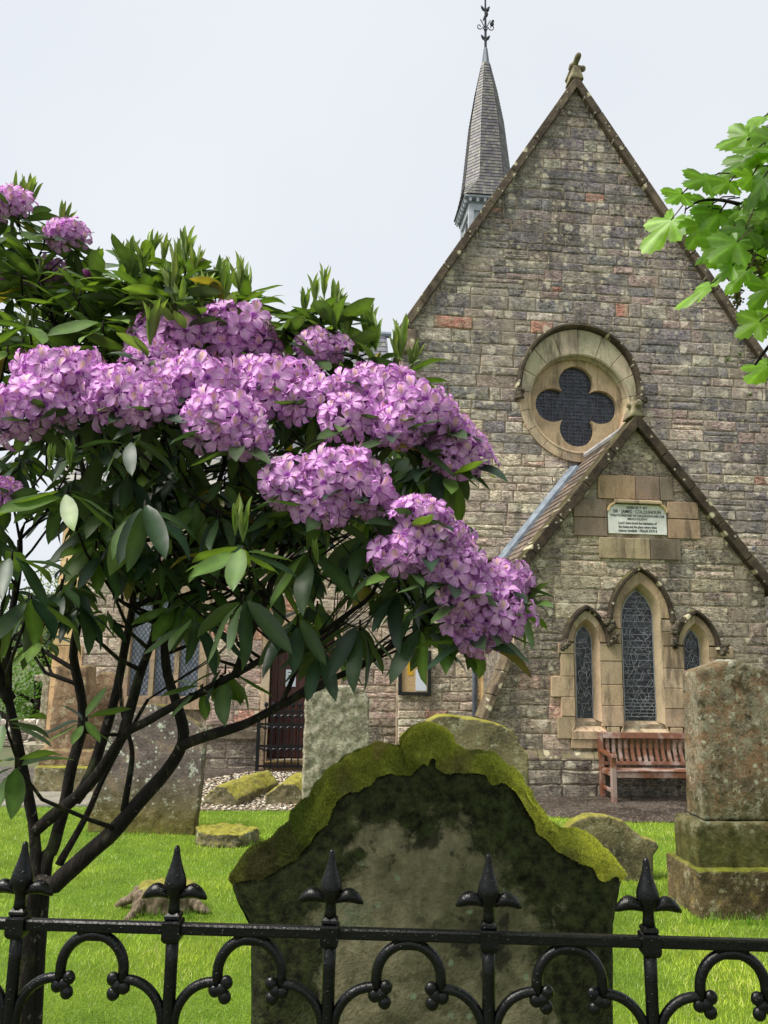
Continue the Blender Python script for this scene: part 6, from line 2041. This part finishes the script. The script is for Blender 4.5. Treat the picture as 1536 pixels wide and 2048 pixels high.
syc = thing('sycamore_tree', 'sycamore tree branch with bright green lobed leaves hanging in at the upper right', 'tree', (4.6, -1.2, 0))
def limb(name, L, r, k=5):
    sm = []
    L = [Vector(p) for p in L]
    for j in range(len(L) - 1):
        p0, p1, p2, p3 = L[max(0, j - 1)], L[j], L[j + 1], L[min(len(L) - 1, j + 2)]
        for q in range(k):
            t = q / k; sm.append(.5 * ((2 * p1) + (p2 - p0) * t + (2 * p0 - 5 * p1 + 4 * p2 - p3) * t * t + (3 * p1 - p0 - 3 * p2 + p3) * t ** 3))
    sm.append(L[-1]); n = len(sm)
    rr = [r[0] + (r[1] - r[0]) * i / (n - 1) for i in range(n)]
    MB().tube(sm, rr, 9).build(name, 'bark', syc, True)
    return sm
limb('trunk', [(4.6, -1.2, -.1), (4.55, -1.15, 2), (4.4, -1.0, 4.5), (4.2, -.8, 7.5)], (.34, .16))
tipY = 2.1
A1 = at(1700, 300, tipY); B1 = at(1478, 408, tipY)
limb('limb', [(4.45, -1.05, 3.6), (3.4, .6, 4.1), (2.2, 1.7, 4.0), A1, at(1580, 370, tipY), B1], (.07, .003))
limb('limb', [(4.45, -1.05, 4.0), (2.6, -1.2, 5.2), (.6, -.9, 5.8), (-1.4, -.4, 6.0)], (.12, .02))
limb('limb', [(4.4, -1.0, 4.6), (3.4, .3, 5.8), (2.2, 1.0, 6.6)], (.10, .02))
limb('limb', [(4.4, -1.0, 4.2), (3.0, -2.6, 5.4), (1.0, -3.4, 6.0)], (.10, .02))
limb('twig', [A1, at(1600, 500, tipY), at(1540, 480, tipY), at(1500, 498, tipY), at(1462, 520, tipY)], (.012, .003))
limb('twig', [A1, at(1640, 560, tipY), at(1590, 640, tipY), at(1540, 690, tipY), at(1510, 730, tipY)], (.012, .003))
limb('twig', [A1, at(1600, 260, tipY), at(1540, 255, tipY), at(1495, 280, tipY)], (.010, .003))
limb('twig', [B1, at(1440, 400, tipY), at(1400, 402, tipY), at(1370, 420, tipY)], (.006, .002))
SL = [(1322, 462, 1350, 432, 100, 3), (1352, 395, 1390, 372, 70, 1), (1398, 362, 1440, 352, 80, 0), (1395, 470, 1425, 425, 75, 5), (1428, 440, 1460, 400, 85, 0), (1395, 585, 1432, 562, 92, 3), (1420, 505, 1452, 480, 80, 1), (1440, 500, 1470, 455, 95, 0), (1480, 330, 1512, 312, 90, 2), (1470, 280, 1520, 262, 90, 1), (1505, 245, 1545, 225, 80, 3),
      (1510, 380, 1530, 352, 90, 4), (1500, 430, 1530, 405, 85, 2), (1480, 480, 1500, 440, 80, 4), (1520, 500, 1540, 460, 90, 0), (1448, 372, 1475, 352, 70, 5), (1530, 300, 1560, 280, 100, 0), (1540, 410, 1560, 380, 90, 2), (1500, 655, 1525, 640, 72, 5), (1525, 590, 1545, 570, 70, 0), (1522, 742, 1545, 722, 82, 3), (1535, 640, 1560, 620, 80, 1), (1505, 300, 1530, 290, 80, 5), (1410, 415, 1450, 398, 70, 2), (1375, 450, 1400, 418, 65, 1), (1540, 545, 1560, 520, 80, 2), (1450, 545, 1478, 520, 60, 1), (1465, 430, 1490, 412, 70, 2), (1560, 350, 1580, 330, 90, 0), (1545, 460, 1575, 440, 95, 4)]
for _ in range(12):
    x_, y_ = U(1400, 1560), U(250, 560)
    if x_ + (y_ - 250) * .1 < 1415 + abs(y_ - 420) * .5: continue
    SL.append((x_, y_, x_ + U(15, 45), y_ - U(10, 40), U(55, 90), random.randrange(6)))
for x, y, bx, by, size, v in SL:
    Y = tipY + U(-.14, .14)
    c = at(x, y, Y); base = at(bx, by, Y + U(-.03, .03))
    d = (c - base).normalized()
    L = size / FPX * Y * .88
    up = Vector((U(-.4, .3), -.85 + U(-.3, .3), .55 + U(-.3, .3)))
    M = Matrix.Translation(c - d * L * .35) @ frame_from(d, up).to_4x4() @ Matrix.Scale(L, 4)
    o = link('leaf', smeshes[v], syc); o.matrix_basis = M
    MB().tube([c - d * L * .35, c - d * L * .9 + Vector((0, 0, .01)), base.lerp(at(bx + 40, by - 10, tipY), .5)], [.0022, .002, .0022], 5).build('leaf_stalk', 'bark', syc)
# leaves further up the same limb
inst = []
for q0, q1, n_ in ((Vector((3.4, .6, 4.1)), Vector((2.2, 1.7, 4.0)), 60), (Vector((2.2, 1.7, 4.0)), A1, 70), (A1, at(1640, 560, tipY), 40), (A1, at(1600, 260, tipY), 30)):
    for _ in range(n_):
        c = q0.lerp(q1, random.random()) + Vector((random.gauss(0, .16), random.gauss(0, .16), random.gauss(-.05, .14)))
        pr = proj(c)
        if pr and pr[0] < 1590 and pr[1] > -60: continue
        d = Vector((U(-1, 1), U(-1, 1), U(-1, .1)))
        inst.append((Matrix.Translation(c) @ frame_from(d, (U(-.5, .5), U(-.9, .2), 1)).to_4x4() @ Matrix.Scale(U(.09, .13), 4), random.randrange(len(SV))))
join_inst('limb_foliage', inst, SV, 'sycamore_leaf', syc)
# hanging flower tassels
for x, y, ln in ((1500, 440, 95), (1468, 520, 85), (1512, 520, 60), (1470, 590, 18)):
    b = MB((.16, .20, .05)); p = at(x, y, tipY)
    n = int(ln * 1.5)
    q0 = p; q1 = at(x + 6, y + ln, tipY)
    b.tube([q0, q0.lerp(q1, .5) + Vector((.005, 0, 0)), q1], .0015, 5)
    for i in range(n):
        t = random.random(); c = q0.lerp(q1, t); d = Vector((U(-1, 1), U(-1, 1), U(-.9, .2))).normalized() * U(.008, .028) * (1.1 - t * .5)
        b.tube([c, c + d], .0007, 4, col=(.14, .19, .05)); b.ball(c + d, U(.0025, .0045), 5, 4, col=random.choice(((.20, .22, .06), (.24, .20, .08), (.16, .12, .06), (.22, .14, .10))))
    b.build('flower_tassel', 'petal', syc)
# crown overhead and behind the viewer: shades the foreground
inst = []
tries = 0
while len(inst) < 2600 and tries < 40000:
    tries += 1
    c = Vector((U(.2, 6.5), U(-5.0, 1.9), U(3.6, 8.5)))
    if ((c.x - 1.8) / 5) ** 2 + ((c.y + 1.4) / 3.6) ** 2 + ((c.z - 6) / 2.8) ** 2 > 1: continue
    if noise.noise(c * .9) < -.12: continue
    pr = proj(c)
    if pr and -130 < pr[0] < 1670 and -130 < pr[1] < 2200: continue
    d = Vector((U(-1, 1), U(-1, 1), U(-.9, .1)))
    inst.append((Matrix.Translation(c) @ frame_from(d, (U(-.5, .5), U(-.5, .5), 1)).to_4x4() @ Matrix.Scale(U(.14, .22), 4), random.randrange(len(SV))))
join_inst('crown', inst, SV, 'sycamore_leaf', syc)

# ------------------------------------------------------------------ background at the left edge
def small_tree(name, label, loc, h, r, tint, n=2600, grp=None, cz=.6):
    t = thing(name, label, 'tree', loc, grp)
    L = Vector(loc)
    MB().tube([L + Vector((0, 0, -.1)), L + Vector((.1, 0, h * .35)), L + Vector((-.1, .1, h * .75))], [.16, .12, .04], 8).build('trunk', 'bark', t, True)
    b = MB()
    for i in range(7):
        a = U(0, 6.28); q = L + Vector((0, 0, h * U(.25, .6))); b.tube([q, q + Vector((math.cos(a) * r * .4, math.sin(a) * r * .4, h * .15)), q + Vector((math.cos(a) * r * .8, math.sin(a) * r * .8, h * .22))], [.06, .04, .015], 6)
    b.build('limbs', 'bark', t, True)
    cl = [(Vector((random.gauss(0, .45) * r, random.gauss(0, .45) * r, h * cz + random.gauss(0, .2) * h)), U(.25, .5) * r) for _ in range(26)]
    V = []; C = []
    for _ in range(n):
        c, cr = random.choice(cl); d = Vector((random.gauss(0, 1), random.gauss(0, 1), random.gauss(0, 1))).normalized() * cr * U(.6, 1.05)
        p = L + c + d
        if p.z < .15: p.z = U(.15, .6)
        x = Vector((U(-1, 1), U(-1, 1), U(-1, 1))).normalized(); y = x.orthogonal().normalized(); s = U(.05, .11)
        V += [p - x * s * .5, p + y * s * .35, p + x * s * .5, p - y * s * .35]
        k = U(.6, 1.4); C += [tuple(q * k for q in tint)] * 4
    o = link('crown', np_mesh('crown', [tuple(v) for v in V], np.arange(len(V)).reshape(-1, 4), 'far_leaf', np.array(C)), t, kind='stuff')
    return t
small_tree('birch_tree', 'pale green feathery tree beyond the left end of the church', (at(95, 1300, 27).x, 27, 0), 4.6, 1.9, (.16, .2, .06), 5200, 'trees beyond the churchyard')
small_tree('far_tree', 'darker low tree at the far left edge beyond the wall', (at(-40, 1330, 33).x, 33, 0), 3.6, 2.6, (.07, .12, .04), 4000, 'trees beyond the churchyard')
small_tree('hedge_bush', 'bright green rounded bush behind the rubble wall at far left', (at(70, 1400, 21).x, 21, 0), 1.7, 1.2, (.09, .18, .03), 3000, 'trees beyond the churchyard', .55)
dyke = thing('rubble_wall', 'low pale rubble stone wall at the far left edge', 'wall', (at(50, 1490, 16.8).x, 16.8, 0))
x = at(-160, 1490, 16.8).x; xe = at(112, 1490, 16.8).x
zz = 0
MB(jitc((120, 110, 100), 0)).box(x, xe, 16.84, 17.2, -.1, .5).build('wall_core', 'mortar', dyke)
for r in range(4):
    u = x
    while u < xe:
        w = U(.12, .3); h = .14
        P_ = [(u, r * h), (u + w - .015, r * h + U(-.02, .02)), (u + w - .02, r * h + h - .012 + U(-.015, .015)), (u + .01, r * h + h - .015)]
        vs, fs = stone_geo(P_, 16.84, U(.03, .08))
        MB(jitc(random.choice(((190, 184, 176), (160, 152, 144), (206, 200, 192), (134, 126, 120))), .1)).add(vs, fs).build('stone', 'wall_stone', dyke)
        u += w
cx = at(90, 1380, 15); 
cr = thing('stone_cross', 'small grey stone cross at the far left beside the brown monument', 'cross', (cx.x, 15, 0))
zc = at(90, 1352, 15).z
b = MB(); b.prism([(-.09, 0), (.09, 0), (.06, zc - .1), (.22, zc - .1), (.22, zc + .02), (.06, zc + .02), (.06, zc + .16), (-.06, zc + .16), (-.06, zc + .02), (-.22, zc + .02), (-.22, zc - .1), (-.06, zc - .1)], 15, 15.12, fn=lambda a, d, z: (cx.x + a, d, z))
weather(b.build('cross', 'grey_rough', cr), .02, .015, .1, 1)
MB().box(cx.x - .3, cx.x + .3, 14.8, 15.35, -.05, .28).build('base', 'grey_rough', cr)

# small plants rooted in the wall joints
for i, (x, y) in enumerate(((1258, 352), (1480, 710), (1500, 790), (1455, 720))):
    u, z = chl(x, y, NAVE_V - .05); p = chw(u, NAVE_V - .04, z)
    V = []; C = []
    for _ in range(40):
        d = Vector((U(-1, 1), U(-1, -.1), U(-.6, .9))).normalized() * U(.05, .13); s = d.orthogonal().normalized() * .008
        V += [tuple(p - s), tuple(p + s), tuple(p + d)]; C += [mixc((.06, .12, .02), (.14, .2, .04), random.random())] * 3
    o = link('wall_plant', np_mesh('wall_plant', V, np.arange(len(V)).reshape(-1, 3), 'far_leaf', np.array(C)))
    tag(o, ('tuft of green fern under the right gable coping', 'green weed sprouting low beside the right gable coping', 'small green weed in the gable wall at the right edge', 'tiny green weed in the gable joints left of the edge weeds')[i], 'plant', 'weeds in the gable wall')

for o in bpy.data.objects:
    if '_w' in o: del o['_w']
